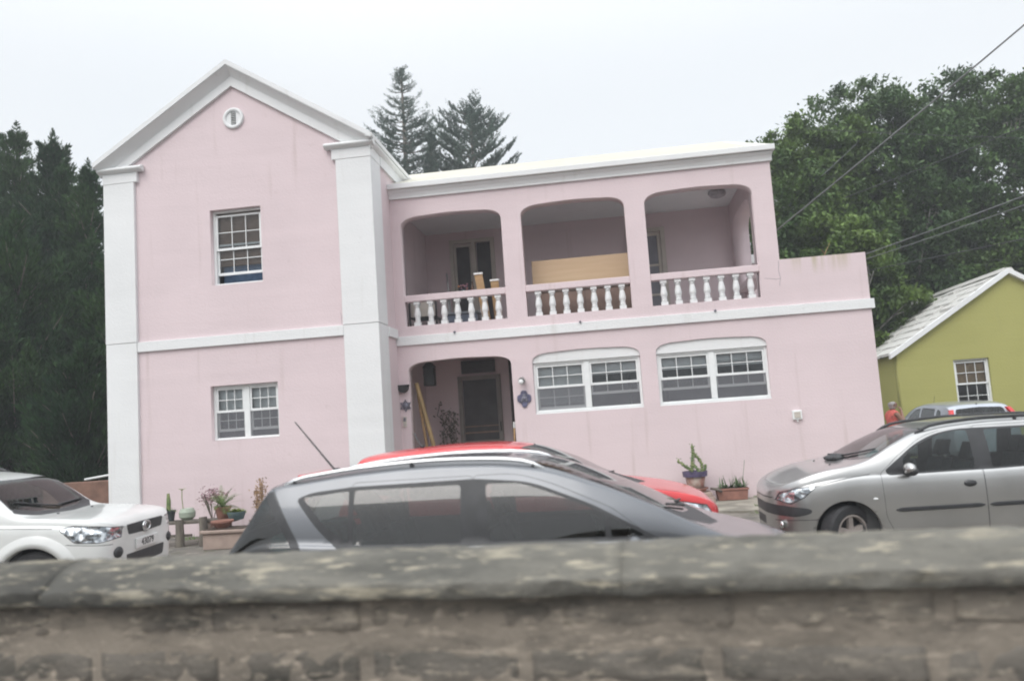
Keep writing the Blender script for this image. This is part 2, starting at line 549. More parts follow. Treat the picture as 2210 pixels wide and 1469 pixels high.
def text_mesh(s, size, depth=0.002):
    cu = bpy.data.curves.new('tmp', 'FONT')
    cu.body = s
    cu.size = size
    cu.extrude = depth
    cu.align_x = 'CENTER'
    cu.align_y = 'CENTER'
    o = bpy.data.objects.new('tmp', cu)
    COL.objects.link(o)
    dg = bpy.context.evaluated_depsgraph_get()
    me = bpy.data.meshes.new_from_object(o.evaluated_get(dg))
    bpy.data.objects.remove(o)
    bpy.data.curves.remove(cu)
    me.materials.clear()
    return me
def screen_material():
    m = M['screen']
    nt = m.node_tree
    b = nt.nodes["Principled BSDF"]
    t = nt.nodes.new("ShaderNodeBsdfTransparent")
    ms = nt.nodes.new("ShaderNodeMixShader")
    ms.inputs[0].default_value = 0.55
    nt.links.new(t.outputs[0], ms.inputs[1])
    nt.links.new(b.outputs[0], ms.inputs[2])
    nt.links.new(ms.outputs[0], nt.nodes["Material Output"].inputs[0])
screen_material()

# ------------------------------------------------------------------ ground
def ground_material():
    m = bpy.data.materials.new('lot_ground')
    m.use_nodes = True
    nt = m.node_tree
    L = nt.links.new
    b = nt.nodes["Principled BSDF"]
    b.inputs['Roughness'].default_value = 0.92
    tc = nt.nodes.new("ShaderNodeTexCoord")
    def ns(s, d, lo, hi):
        n = nt.nodes.new("ShaderNodeTexNoise")
        n.inputs['Scale'].default_value = s
        n.inputs['Detail'].default_value = d
        L(tc.outputs['Object'], n.inputs['Vector'])
        r = nt.nodes.new("ShaderNodeMapRange")
        r.inputs[1].default_value = lo
        r.inputs[2].default_value = hi
        L(n.outputs[0], r.inputs[0])
        return r.outputs[0]
    def mx(f, a, c):
        x = nt.nodes.new("ShaderNodeMix")
        x.data_type = 'RGBA'
        L(f, x.inputs['Factor'])
        if isinstance(a, tuple):
            x.inputs['A'].default_value = (*a, 1)
        else:
            L(a, x.inputs['A'])
        x.inputs['B'].default_value = (*c, 1)
        return x.outputs['Result']
    c = mx(ns(1.3, 8, 0.35, 0.65), (0.105, 0.10, 0.09), (0.20, 0.18, 0.155))
    c = mx(ns(6, 8, 0.55, 0.7), c, (0.27, 0.245, 0.21))
    c = mx(ns(3.1, 8, 0.60, 0.68), c, (0.07, 0.075, 0.035))
    L(c, b.inputs['Base Color'])
    n = nt.nodes.new("ShaderNodeTexNoise")
    n.inputs['Scale'].default_value = 30
    n.inputs['Detail'].default_value = 8
    L(tc.outputs['Object'], n.inputs['Vector'])
    bp = nt.nodes.new("ShaderNodeBump")
    bp.inputs['Strength'].default_value = 0.6
    bp.inputs['Distance'].default_value = 0.03
    L(n.outputs[0], bp.inputs['Height'])
    L(bp.outputs[0], b.inputs['Normal'])
    return m
M['ground'] = ground_material()
M['apron'] = mat('cracked_concrete', (0.20, 0.185, 0.155), 0.9, col2=(0.34, 0.315, 0.265), vscale=2.4, bump=0.5, bscale=22, detail=9, lo=0.38, hi=0.62)
M['asphalt'] = mat('asphalt', (0.05, 0.05, 0.052), 0.9, var=0.3, vscale=3, bump=0.5, bscale=60)

def sheet(name, pts, z, m, kind='structure', label=None, cat=None):
    o = MB().add([(x, y, z) for x, y in pts], [tuple(range(len(pts)))]).build(name, m, fix=False)
    o['kind'] = kind
    if label:
        o['label'] = label
        o['category'] = cat
    return o
sheet('ground', [(-400, -400), (400, -400), (400, 600), (-400, 600)], 0.0, M['ground'], label='grey brown earth and gravel of the parking lot', cat='ground')
sheet('road', [(-120, -24), (120, -24), (120, -12.8), (-120, -12.8)], 0.006, M['asphalt'], label='asphalt road on the near side of the stone wall', cat='road')
# concrete apron along the pink wall, a real slab with ragged edge
random.seed(5)
edge = [(-3.7 + 0.35 * i, -1.75 + random.uniform(-0.14, 0.14)) for i in range(27)]
poly = edge + [(edge[-1][0], -0.003), (-3.7, -0.003)]
ap = MB().prism(poly, 'z', -0.02, 0.035).build('pavement', M['apron'])
ap['kind'] = 'structure'
ap['label'] = 'cracked pale concrete strip at the foot of the pink wall'
ap['category'] = 'pavement'
# cracks and weeds in the apron: small tufts, one ground cover object
def tuft_mesh(name, spots, mat_, seed, h=0.06, n=26, spread=0.09):
    rnd = random.Random(seed)
    mb = MB()
    for sx, sy, sz, k in spots:
        for _ in range(int(n * k)):
            a = rnd.uniform(0, 6.28)
            r = spread * k * math.sqrt(rnd.random())
            x, y = sx + r * math.cos(a) * 1.7, sy + r * math.sin(a)
            hh = h * rnd.uniform(0.4, 1.2) * k
            w = 0.008
            b = rnd.uniform(0, 6.28)
            dx, dy = math.cos(b) * hh * 0.6, math.sin(b) * hh * 0.6
            mb.add([(x - w, y, sz), (x + w, y, sz), (x + dx, y + dy, sz + hh)], [(0, 1, 2)])
    return mb.build(name, mat_, fix=False)
w = tuft_mesh('weeds', [(2.55, -0.9, 0.035, 1.3), (2.75, -1.0, 0.035, 1.2), (2.3, -1.35, 0.035, 0.7), (2.9, -1.55, 0.035, 1.3), (2.6, -1.8, 0.0, 1.5), (2.2, -1.95, 0.0, 1.0), (2.9, -0.5, 0.035, 0.7),
                         (1.6, -0.1, 0.035, 0.6), (2.5, -0.06, 0.035, 0.7), (3.2, -0.06, 0.035, 0.8), (-6.2, -1.5, 0, 1.2), (-6.8, -1.6, 0, 1.2), (-7.6, -1.6, 0, 1.4)], M['fern'], 3)
tag(w, 'small green weeds growing in the cracks of the concrete strip', 'weeds', kind='stuff')

# ------------------------------------------------------------------ the pink house
house = thing('pink_house', 'two storey pink house with white trim, a gabled block and an arched balcony wing', 'house', (-2.3, 0, 0))
XA, ZA, SL, HW = -6.745, 8.86, 0.632, 2.74
# gabled block: front wall
me = plate([(-9.39, 0), (-4.10, 0), (-4.10, 6.95), (-4.55, 7.12), (XA, 8.60), (-8.94, 7.12), (-9.39, 6.95)],
           [[(-7.273, 4.594), (-6.265, 4.594), (-6.265, 6.04), (-7.273, 6.04)], [(-7.36, 1.704), (-6.054, 1.704), (-6.054, 2.71), (-7.36, 2.71)]], -1.2, -0.95)
link('gable_wall', me, M['pink'], house)
MB().box(-4.36, -4.10, -0.95, 9.0, 0, 7.02).build('side_wall', M['pink'], house)
MB().box(-9.39, -9.14, -0.95, 9.0, 0, 7.0).build('side_wall', M['pink'], house)
MB().box(-9.14, -4.36, 8.75, 9.0, 0, 7.0).build('back_wall', M['pink'], house)
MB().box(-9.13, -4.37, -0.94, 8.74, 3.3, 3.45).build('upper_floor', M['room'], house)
# pilasters with head block and rolled capital
def pilaster(x0, x1, y1, inner):
    mb = MB().box(x0, x1, -1.26, y1, 0, 3.636).box(x0 - 0.004, x1 + 0.004, -1.266, y1, 3.642, 6.93)
    mb.box(x0 - (0.012 if inner > 0 else 0.075), x1 + (0.075 if inner > 0 else 0.012), -1.275, y1, 6.735, 6.93)
    p = mb.build('pilaster', M['white'], house, bev=0.006)
    a, b = (x0 - 0.09, x1 + 0.20) if inner > 0 else (x0 - 0.20, x1 + 0.09)
    prof = [(-1.22, 6.932)] + [(-1.28 - 0.085 * math.sin(math.pi * k / 8), 6.932 + 0.125 * (k / 8)) for k in range(9)] + [(-1.22, 7.06)]
    c = MB().prism(prof, 'x', a, b).build('capital', M['white'], house, bev=0.01)
    return p
pilaster(-9.39, -8.77, -1.0, 1)
pilaster(-4.74, -4.075, -0.66, -1)
MB().box(-8.765, -4.745, -1.25, -1.198, 3.454, 3.64).build('string_course', M['white'], house, bev=0.005)
MB().box(-4.102, -4.05, -0.655, -0.045, 3.44, 3.62).build('string_course', M['white'], house, bev=0.005)
# raking cornice in layers
def chevron(top, t, hw, y0, y1, name):
    pts = [(XA - hw, top - SL * hw), (XA, top), (XA + hw, top - SL * hw), (XA + hw, top - SL * hw - t), (XA, top - t), (XA - hw, top - SL * hw - t)]
    mb = MB()
    for side in (0, 1):
        q = [pts[0], pts[1], pts[4], pts[5]] if side == 0 else [pts[1], pts[2], pts[3], pts[4]]
        mb.prism(q, 'y', y0, y1)
    return mb.build(name, M['white'], house)
chevron(ZA, 0.10, HW, -1.45, -1.20, 'raking_cornice')
# cove moulding: a hollow curve sweeping back from the fascia to the frieze
mb = MB()
cv = [(0.102, -1.43), (0.118, -1.43), (0.125, -1.405), (0.16, -1.36), (0.205, -1.31), (0.245, -1.275), (0.262, -1.265), (0.262, -1.20), (0.102, -1.20)]
for sgn in (-1, 1):
    hw_ = HW - 0.03
    V = [(XA + sgn * hw_, y, ZA - SL * hw_ - d) for d, y in cv] + [(XA, y, ZA - d) for d, y in cv]
    n = len(cv)
    mb.add(V, [(k, k + n, (k + 1) % n + n, (k + 1) % n) for k in range(n)] + [tuple(range(n))])
mb.build('cove_moulding', M['white'], house)
chevron(ZA - 0.264, 0.185, HW - 0.12, -1.262, -1.20, 'frieze')
# gabled block: roof
mb = MB()
for k in range(10):
    t0, t1 = k / 10, (k + 1) / 10
    for sgn in (-1, 1):
        xo, xi = XA + sgn * (HW + 0.01) * (1 - t0), XA + sgn * (HW + 0.01) * (1 - t1) - sgn * 0.02
        z0, z1 = ZA + 0.012 - SL * (HW + 0.01) * (1 - t0), ZA + 0.012 - SL * (HW + 0.01) * (1 - t1)
        mb.prism([(xo, z0 - 0.09), (xo, z0), (xi, z1 - 0.015), (xi, z1 - 0.09)], 'y', -1.19, 9.2)
mb.build('roof', M['roofwhite'], house)
# eave mouldings along the flank
MB().box(-4.102, -4.055, -0.655, 3.2, 6.735, 6.93).build('frieze', M['white'], house)
MB().prism([(-4.10, 6.932)] + [(-4.055 + 0.075 * math.sin(math.pi * k / 8), 6.932 + 0.115 * k / 8) for k in range(9)] + [(-4.10, 7.05)], 'y', -1.20, 3.2).build('eave_moulding', M['white'], house)
MB().prism([(-4.10, 7.05), (-3.985, 7.05), (-3.975, 7.115), (-4.10, 7.118)], 'y', -1.44, 3.2).build('eave_moulding', M['white'], house)
# round louvred vent
v = MB()
V, F = [], []
for i in range(10):
    a = 2 * math.pi * i / 10
    for k in range(32):
        w_ = 2 * math.pi * k / 32
        rr = 0.175 + 0.035 * math.cos(a)
        V.append((-6.73 + rr * math.cos(w_), -1.215 + 0.035 * math.sin(a), 7.78 + rr * math.sin(w_)))
for i in range(10):
    for k in range(32):
        F.append((i * 32 + k, i * 32 + (k + 1) % 32, ((i + 1) % 10) * 32 + (k + 1) % 32, ((i + 1) % 10) * 32 + k))
v.add(V, F)
vent = v.build('gable_vent', M['white'], house, smooth=True)
MB().prism([(-6.73 + 0.16 * math.cos(k * math.pi / 12), 7.78 + 0.16 * math.sin(k * math.pi / 12)) for k in range(24)], 'y', -1.214, -1.19).build('vent_disc', M['white'], vent)
lv = MB().box(-6.775, -6.685, -1.222, -1.21, 7.66, 7.90)
lv.build('louvre_slot', M['iron'], vent)
lv = MB()
for k in range(7):
    z = 7.665 + k * 0.034
    lv.add([(-6.775, -1.224, z), (-6.685, -1.224, z), (-6.685, -1.234, z + 0.008), (-6.775, -1.234, z + 0.008), (-6.775, -1.224, z + 0.016), (-6.685, -1.224, z + 0.016)], [(0, 1, 2, 3), (3, 2, 5, 4)])
lv.build('louvre', M['vinyl'], vent, fix=False)

# wing: front wall with porch, two infilled arches and three balcony bays
outer = [(-4.10, 0), (-3.904, 0)]
pa = arch(-3.904, -1.872, 0, 2.985, 0.42, 0.17, 0.02)
outer += pa[:1:-1] + [(-1.872, 0)]      # the porch opening is a notch in the outline
outer = [(-4.10, 0), (-3.904, 0)] + list(reversed(pa[2:])) + [(-1.872, 0), (4.815, 0), (4.815, 4.346), (3.287, 4.346), (3.287, 6.30), (-4.10, 6.30)]
BAYS = [(-3.909, -1.885), (-1.499, 0.514), (0.898, 2.912)]
holes = [arch(a, b, 3.674, 5.885, 0.44, 0.20, 0.02) for a, b in BAYS]
holes += [arch(-1.467, 0.580, 1.788, 2.975, 0.40, 0.165, 0.02), arch(0.878, 2.909, 1.788, 2.985, 0.40, 0.165, 0.02)]
me = plate(outer, holes, 0.0, 0.28)
wall = link('wing_wall', me, M['pink_wing'], house)
MB().box(-4.098, 4.87, -0.045, 0.001, 3.300, 3.477).box(4.816, 4.87, 0.001, 5.5, 3.300, 3.477).build('string_course', M['white'], house, bev=0.005)
for x in (-2.93, -0.49, 2.03):
    MB().tube([(x, 0.02, 3.49), (x, -0.075, 3.482)], 0.022, 8).build('drain_spout', M['greyplaque'], house)
# cornice of the wing
prof = [(0.0, 6.235), (-0.045, 6.235), (-0.05, 6.275), (-0.075, 6.33), (-0.115, 6.375), (-0.125, 6.395), (0.0, 6.395)]
MB().prism(prof, 'x', -4.098, 3.325).build('cornice', M['white'], house)
MB().box(-4.097, 3.375, -0.175, 0.28, 6.408, 6.515).build('cornice', M['white'], house, bev=0.01)
prof2 = [(3.287, 6.235), (3.32, 6.235), (3.335, 6.33), (3.36, 6.395), (3.287, 6.395)]
MB().prism(prof2, 'y', 0.0, 5.5).box(3.287, 3.375, 0.281, 5.6, 6.408, 6.515).build('cornice', M['white'], house)
# stepped white roof of the wing
NS = 8
prof = [(-0.13, 6.40), (-0.13, 6.52)]
for k in range(NS):
    y0, y1 = -0.13 + 3.13 * k / NS, -0.13 + 3.13 * (k + 1) / NS
    z1 = 6.52 + 1.19 * (k + 1) / NS
    prof += [(y1, z1 - 0.03), (y1, z1)]
prof += [(6.2, 6.52), (6.2, 6.40)]
MB().prism(prof, 'x', -4.9, 2.92).build('roof', M['roofwhite'], house)
mb = MB().add([(2.921, -0.13, 6.52), (3.35, -0.13, 6.52), (3.35, 6.2, 6.52), (2.921, 6.2, 6.52), (2.921, 3.0, 7.71)], [(0, 1, 4), (1, 2, 4), (2, 3, 4), (0, 4, 3), (0, 3, 2, 1)])
mb.build('roof', M['roofwhite'], house)
# balcony shell
MB().box(-4.099, 2.94, 0.281, 3.0, 3.36, 3.50).build('balcony_floor', M['white'], house)
MB().box(-4.099, 3.286, 0.281, 3.2, 6.20, 6.299).build('balcony_ceiling', M['white'], house)
MB().box(-4.099, 3.286, 3.0, 3.2, 3.36, 6.199).build('balcony_back_wall', M['pink'], house)
me = plate([(0.281, 3.50), (2.998, 3.50), (2.998, 6.198), (0.281, 6.198)], [arch(0.55, 2.70, 3.70, 5.80, 0.45, 0.35, 0.02)], 2.94, 3.286, 'yz')
link('balcony_end_wall', me, M['pink'], house)
MB().box(2.95, 3.27, 0.551, 2.699, 4.16, 4.288).build('balcony_rail', M['pink'], house)
# far block with white corner, seen through the end arch
MB().box(3.55, 4.05, 5.2, 8.0, 0, 5.30).build('rear_block', M['pink'], house)
MB().box(3.50, 3.68, 5.12, 5.45, 3.5, 5.34).box(3.46, 4.10, 5.08, 5.19, 5.20, 5.42).build('rear_block_trim', M['white'], house)
# terrace and lower storey behind the front
MB().box(4.56, 4.814, 0.281, 5.5, 0, 3.40).build('side_wall', M['pink'], house)
MB().box(3.287, 4.559, 0.281, 5.5, 3.36, 3.48).build('terrace_floor', M['apron'], house)
MB().box(4.60, 4.814, 0.281, 5.5, 3.481, 4.346).build('terrace_parapet', M['pink'], house)
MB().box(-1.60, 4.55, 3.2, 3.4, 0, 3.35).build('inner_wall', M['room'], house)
# hairline cracks in the render
random.seed(31)
for pts in ([(2.99, 4.02), (3.10, 4.00), (3.19, 3.985), (3.30, 3.99)], [(3.27, 4.33), (3.25, 4.15), (3.27, 4.02), (3.24, 3.80)], [(-4.79, 3.66), (-4.785, 3.80), (-4.80, 3.92)]):
    y_ = -1.2 if pts[0][0] < -4.2 else 0.0
    full = []
    for (xa, za), (xb, zb) in zip(pts[:-1], pts[1:]):
        for q in range(4):
            full.append((xa + (xb - xa) * q / 4 + random.uniform(-.006, .006), y_ - 0.0005, za + (zb - za) * q / 4 + random.uniform(-.006, .006)))
    MB().tube(full, 0.0028, 4).build('crack', M['greyplaque'], house)
# rails and balusters
BAL = [(0.056, 0.0), (0.056, 0.075), (0.044, 0.085), (0.055, 0.10), (0.055, 0.118), (0.042, 0.13), (0.052, 0.142), (0.052, 0.158), (0.048, 0.17), (0.064, 0.19), (0.064, 0.24), (0.055, 0.30), (0.044, 0.36), (0.038, 0.385),
       (0.052, 0.392), (0.052, 0.408), (0.042, 0.415), (0.042, 0.425), (0.052, 0.432), (0.052, 0.486)]
bal_me = None
for a, b in BAYS:
    MB().box(a + 0.001, b - 0.001, 0.012, 0.20, 4.16, 4.288).build('balcony_rail', M['pink'], house, bev=0.012)
    for k in range(7):
        x = a + (b - a) * (0.115 + k * 0.1335)
        if bal_me is None:
            mb = MB()
            mb.box(-0.064, 0.064, -0.064, 0.064, 0.001, 0.072).box(-0.060, 0.060, -0.060, 0.060, 0.428, 0.486)
            mb.lathe([p for p in BAL if 0.07 < p[1] < 0.434], n=16)
            o = mb.build('baluster', M['vinyl'], None)
            bal_me = o.data
            bal_me.polygons.foreach_set('use_smooth', [len(p.vertices) == 4 and p.area < 0.0015 for p in bal_me.polygons])
            bal_me.materials[0] = M['white']
        else:
            o = bpy.data.objects.new('baluster', bal_me)
            COL.objects.link(o)
        o.location = (x, 0.10, 3.674)
        o.parent = house
        o.matrix_parent_inverse = Matrix.Translation(-Vector(house.location))

# windows
def bars(mb, x0, x1, z0, z1, y0, y1, w_, nx=3, nz=2, mw=0.016, rail=None):
    rail = rail or w_
    mb.box(x0, x0 + w_, y0, y1, z0, z1).box(x1 - w_, x1, y0, y1, z0, z1)
    mb.box(x0 + w_, x1 - w_, y0, y1, z0, z0 + rail).box(x0 + w_, x1 - w_, y0, y1, z1 - w_, z1)
    for k in range(1, nx):
        x = x0 + w_ + (x1 - x0 - 2 * w_) * k / nx
        mb.box(x - mw / 2, x + mw / 2, y0 + 0.008, y1 - 0.008, z0 + rail, z1 - w_)
    for k in range(1, nz):
        z = z0 + rail + (z1 - w_ - z0 - rail) * k / nz
        mb.box(x0 + w_, x1 - w_, y0 + 0.006, y1 - 0.006, z - mw / 2, z + mw / 2)
    return mb

def window(parent, x0, x1, z0, z1, y, n=1, up=None, low=None, blind=None, blind_z=None, bm_=None, screens=False, top_gap=0.0, room=None):
    """double-hung window(s): y is the front of the frame"""
    fr = MB()
    fw = 0.05
    fr.box(x0, x0 + fw, y, y + 0.10, z0, z1).box(x1 - fw, x1, y, y + 0.10, z0, z1)
    fr.box(x0 + fw, x1 - fw, y, y + 0.10, z0, z0 + 0.04).box(x0 + fw, x1 - fw, y, y + 0.10, z1 - 0.04, z1)
    lights = []
    if n == 1:
        lights = [(x0 + fw, x1 - fw)]
    else:
        xm = (x0 + x1) / 2
        fr.box(xm - 0.055, xm + 0.055, y - 0.006, y + 0.10, z0 + 0.04, z1 - 0.04)
        lights = [(x0 + fw, xm - 0.055), (xm + 0.055, x1 - fw)]
    win = fr.build('window', M['vinyl'], parent, bev=0.004)
    for i, (a, b) in enumerate(lights):
        u0, u1 = (up[i] if isinstance(up[0], tuple) else up)
        l0, l1 = (low[i] if isinstance(low[0], tuple) else low)
        bars(MB(), a + 0.001, b - 0.001, u0, u1, y + 0.012, y + 0.046, 0.036, rail=0.045).build('upper_sash', M['vinyl'], win, bev=0.003)
        bars(MB(), a + 0.001, b - 0.001, l0, l1, y + 0.052, y + 0.086, 0.036, rail=0.05).build('lower_sash', M['vinyl'], win, bev=0.003)
        MB().add([(a + 0.03, y + 0.028, u0 + 0.02), (b - 0.03, y + 0.028, u0 + 0.02), (b - 0.03, y + 0.028, u1 - 0.02), (a + 0.03, y + 0.028, u1 - 0.02)], [(0, 1, 2, 3)]).build('pane', M['pane'], win, fix=False)
        MB().add([(a + 0.03, y + 0.068, l0 + 0.02), (b - 0.03, y + 0.068, l0 + 0.02), (b - 0.03, y + 0.068, l1 - 0.02), (a + 0.03, y + 0.068, l1 - 0.02)], [(0, 1, 2, 3)]).build('pane', M['pane'], win, fix=False)
        if screens:
            MB().add([(a + 0.002, y + 0.016, z0 + 0.042), (b - 0.002, y + 0.016, z0 + 0.042), (b - 0.002, y + 0.016, u0 - 0.001), (a + 0.002, y + 0.016, u0 - 0.001)], [(0, 1, 2, 3)]).build('insect_screen', M['screen'], win, fix=False)
        bz = blind_z[i] if isinstance(blind_z, (list, tuple)) else blind_z
        if blind and bz is not None:
            s = MB()
            z = z1 - 0.05
            s.box(a + 0.01, b - 0.01, y + 0.102, y + 0.14, z + 0.012, z + 0.04)
            while z > bz:
                s.add([(a + 0.01, y + 0.104, z - 0.0115), (b - 0.01, y + 0.104, z - 0.0115), (b - 0.01, y + 0.114, z + 0.0115), (a + 0.01, y + 0.114, z + 0.0115)], [(0, 1, 2, 3)])
                z -= 0.0235
            s.box(a + 0.01, b - 0.01, y + 0.102, y + 0.122, bz - 0.03, bz - 0.012)
            s.build('blind', blind, win, fix=False)
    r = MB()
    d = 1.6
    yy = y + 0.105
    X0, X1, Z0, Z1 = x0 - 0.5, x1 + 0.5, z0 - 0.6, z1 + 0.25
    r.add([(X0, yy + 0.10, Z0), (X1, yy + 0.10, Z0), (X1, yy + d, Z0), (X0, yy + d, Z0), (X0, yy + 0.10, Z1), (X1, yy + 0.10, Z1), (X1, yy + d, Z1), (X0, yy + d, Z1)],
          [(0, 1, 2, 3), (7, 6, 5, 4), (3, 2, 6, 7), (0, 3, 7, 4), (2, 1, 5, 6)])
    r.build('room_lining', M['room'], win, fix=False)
    return win

# upper window of the gabled block: sashes both a little open, brown blind
w1 = window(house, -7.27, -6.268, 4.597, 6.037, -1.09, 1, up=(5.27, 5.955), low=(4.80, 5.40), blind=M['blind_brown'], blind_z=5.02)
MB().box(-7.20, -6.34, -0.86, -0.85, 4.62, 5.0).build('curtain', M['curtain'], w1)
# lower window of the gabled block
w2 = window(house, -7.357, -6.057, 1.707, 2.707, -1.10, 2, up=(2.21, 2.665), low=((1.86, 2.25), (1.86, 2.25)), blind=M['blind_white'], blind_z=(2.26, 2.26), screens=True)
# infilled arches of the wing
def infill(x0, x1, ztop, zs, ups, lows, bz):
    z0 = 1.788
    a = arch(x0 + 0.002, x1 - 0.002, 0, ztop - 0.002, 0.40, 0.165, 0.02)
    lin = [(x0 + 0.002, zs), (x1 - 0.002, zs)] + a[2:]
    MB().prism(lin, 'y', 0.035, 0.25).build('arch_infill', M['white'], house)
    MB().box(x0 + 0.002, x1 - 0.002, 0.03, 0.2, z0 + 0.001, z0 + 0.03).build('sill', M['vinyl'], house)
    return window(house, x0 + 0.004, x1 - 0.004, z0 + 0.032, zs - 0.003, 0.075, 2, up=ups, low=lows, blind=M['blind_white'], blind_z=bz, screens=True)
infill(-1.467, 0.580, 2.975, 2.765, ((2.27, 2.715), (2.27, 2.715)), ((1.865, 2.31), (2.09, 2.50)), (1.95, 2.52))
infill(0.878, 2.909, 2.985, 2.765, ((2.27, 2.715), (2.27, 2.715)), ((2.07, 2.49), (2.06, 2.49)), (2.50, 2.56))

# porch behind the ground floor arch
MB().box(-4.099, -1.60, 2.20, 2.40, 0, 3.35).build('porch_back_wall', M['pink'], house)
MB().box(-1.80, -1.60, 0.281, 2.199, 0, 3.35).build('porch_side_wall', M['pink'], house)
MB().box(-4.099, -1.60, 0.281, 2.40, 3.12, 3.20).build('porch_ceiling', M['pink'], house)
MB().box(-4.099, -1.80, -0.002, 2.199, 0.0, 0.12).build('porch_floor', M['apron'], house)
dr = MB()
bars(dr, -3.36, -2.41, 0.12, 2.74, 2.14, 2.199, 0.09, 1, 1)
dr.box(-3.27, -2.50, 2.15, 2.19, 1.24, 1.32).box(-2.92, -2.86, 2.15, 2.19, 0.2, 1.24)
dr.build('screen_door', M['shaded_door'], house, bev=0.004)
dd = MB().box(-3.26, -2.51, 2.185, 2.195, 0.15, 2.66).build('door_panel', M['dark_door'], house)
MB().box(-3.26, -2.51, 2.170, 2.184, 1.48, 1.51).box(-3.26, -2.51, 2.170, 2.184, 1.62, 1.64).build('door_rail', M['blind_brown'], dd)
MB().tube([(-2.45, 2.13, 1.50), (-2.45, 2.10, 1.51), (-2.45, 2.10, 1.68), (-2.45, 2.13, 1.69)], 0.012, 6).build('door_handle', M['iron'], dd)
MB().box(-3.26, -2.51, 2.14, 2.199, 2.80, 3.08).build('transom', M['dark_door'], house)
# balcony doors
bd = MB()
bars(bd, -3.52, -2.46, 3.502, 6.0, 2.93, 2.999, 0.09, 1, 1)
bd.box(-3.0, -2.90, 2.90, 2.998, 3.56, 5.91)
bd.build('balcony_door', M['cream'], house, bev=0.004)
leaf = MB()
bars(leaf, -3.42, -3.0, 3.56, 5.88, 2.955, 2.99, 0.05, 1, 2, 0.05)
lf = leaf.build('door_leaf', M['cream'], house)
MB().box(-3.38, -3.03, 2.99, 2.996, 3.6, 5.85).build('pane', M['dark_door'], lf)
rl = MB().box(-2.88, -2.56, 2.975, 2.995, 3.56, 5.9).build('door_leaf', M['dark_door'], house)
fw_ = MB()
bars(fw_, 0.60, 1.47, 3.502, 5.86, 2.94, 2.999, 0.10, 1, 1)
bars(fw_, 0.72, 1.36, 3.56, 5.74, 2.955, 2.99, 0.07, 1, 3, 0.05)
fw_.build('balcony_door', M['cream'], house, bev=0.004)
MB().box(0.75, 1.33, 2.985, 2.996, 3.6, 5.7).build('door_panel', M['grey_door'], house)

# ------------------------------------------------------------------ things fixed to or standing about the house
def lathe_obj(name, prof, c, m, parent=None, n=20, smooth=True, **k):
    return MB().lathe(prof, c, n, **k).build(name, m, parent, smooth=smooth)

t = thing('ceiling_lamp', 'faceted ceiling lamp under the balcony roof in the bay nearest the trees', 'lamp', (2.50, 1.5, 6.2))
MB().lathe([(0.12, 0.0), (0.17, -0.03), (0.19, -0.09), (0.15, -0.15), (0.05, -0.185), (1e-6, -0.19)], (2.50, 1.5, 6.2), 8).build('lamp_shade', mat('frosted_shade', (0.33, 0.32, 0.34), 0.3, var=0.2, vscale=14), t)
MB().lathe([(0.13, 0.0), (0.13, 0.02)], (2.50, 1.5, 6.18), 8).build('lamp_base', M['steel'], t)

t = thing('wall_lamp', 'black half round wall lamp left of the porch arch', 'wall lamp', (-4.0, 0, 2.44))
MB().prism([(-4.06 + 0.11 * math.cos(math.pi + k * math.pi / 10) + 0.05, 2.51 + 0.13 * math.sin(math.pi + k * math.pi / 10)) for k in range(11)], 'y', -0.10, -0.001).build('lamp_body', M['iron'], t, bev=0.01)
MB().box(-4.13, -3.89, -0.115, -0.001, 2.511, 2.535).build('lamp_hood', M['iron'], t, bev=0.004)

t = thing('star_ornament', 'grey six pointed star ornament with a domed centre on the wall left of the porch', 'ornament', (-3.99, 0, 2.13))
s_ = MB()
def frame_tri(r, ph, wdt):
    c = (-3.99, 2.13)
    o_ = [(c[0] + r * math.cos(ph + k * 2.0944), c[1] + r * math.sin(ph + k * 2.0944)) for k in range(3)]
    i_ = [(c[0] + (r - wdt) * math.cos(ph + k * 2.0944), c[1] + (r - wdt) * math.sin(ph + k * 2.0944)) for k in range(3)]
    for k in range(3):
        s_.prism([o_[k], o_[(k + 1) % 3], i_[(k + 1) % 3], i_[k]], 'y', -0.022 - 0.004 * (ph > 0), -0.001)
frame_tri(0.125, math.pi / 2, 0.034)
frame_tri(0.125, -math.pi / 2, 0.034)
s_.build('star_frame', M['greyplaque'], t)
MB().ball((-3.99, -0.02, 2.13), 0.062, 0.03, 0.062).build('star_boss', M['greyplaque'], t, smooth=True)

t = thing('intercom_box', 'slim pale intercom box on the pink wall below the star ornament', 'intercom', (-4.02, 0, 1.75))
MB().box(-4.055, -3.985, -0.03, -0.001, 1.72, 1.92).build('box_body', M['cream'], t, bev=0.006)
MB().box(-4.04, -4.0, -0.034, -0.031, 1.83, 1.90).build('speaker_grille', M['greyplaque'], t)
MB().lathe([(0.012, -0.036), (0.012, -0.03)], (-4.02, 0, 1.77), 10, axis='y').build('button', M['steel'], t)

t = thing('spot_lamp', 'small round metal spotlight on the wall right of the porch arch', 'wall lamp', (-1.68, 0, 2.44))
MB().lathe([(0.055, -0.03), (0.055, -0.001)], (-1.68, 0, 2.45), 16, axis='y').build('mount', M['iron'], t)
MB().tube([(-1.68, -0.03, 2.45), (-1.67, -0.09, 2.47), (-1.675, -0.17, 2.44)], [0.03, 0.05, 0.065], 12).build('lamp_head', M['steel'], t, smooth=False)
MB().ball((-1.69, -0.17, 2.425), 0.05, 0.03, 0.05).build('lens', M['vinyl'], t, smooth=True)

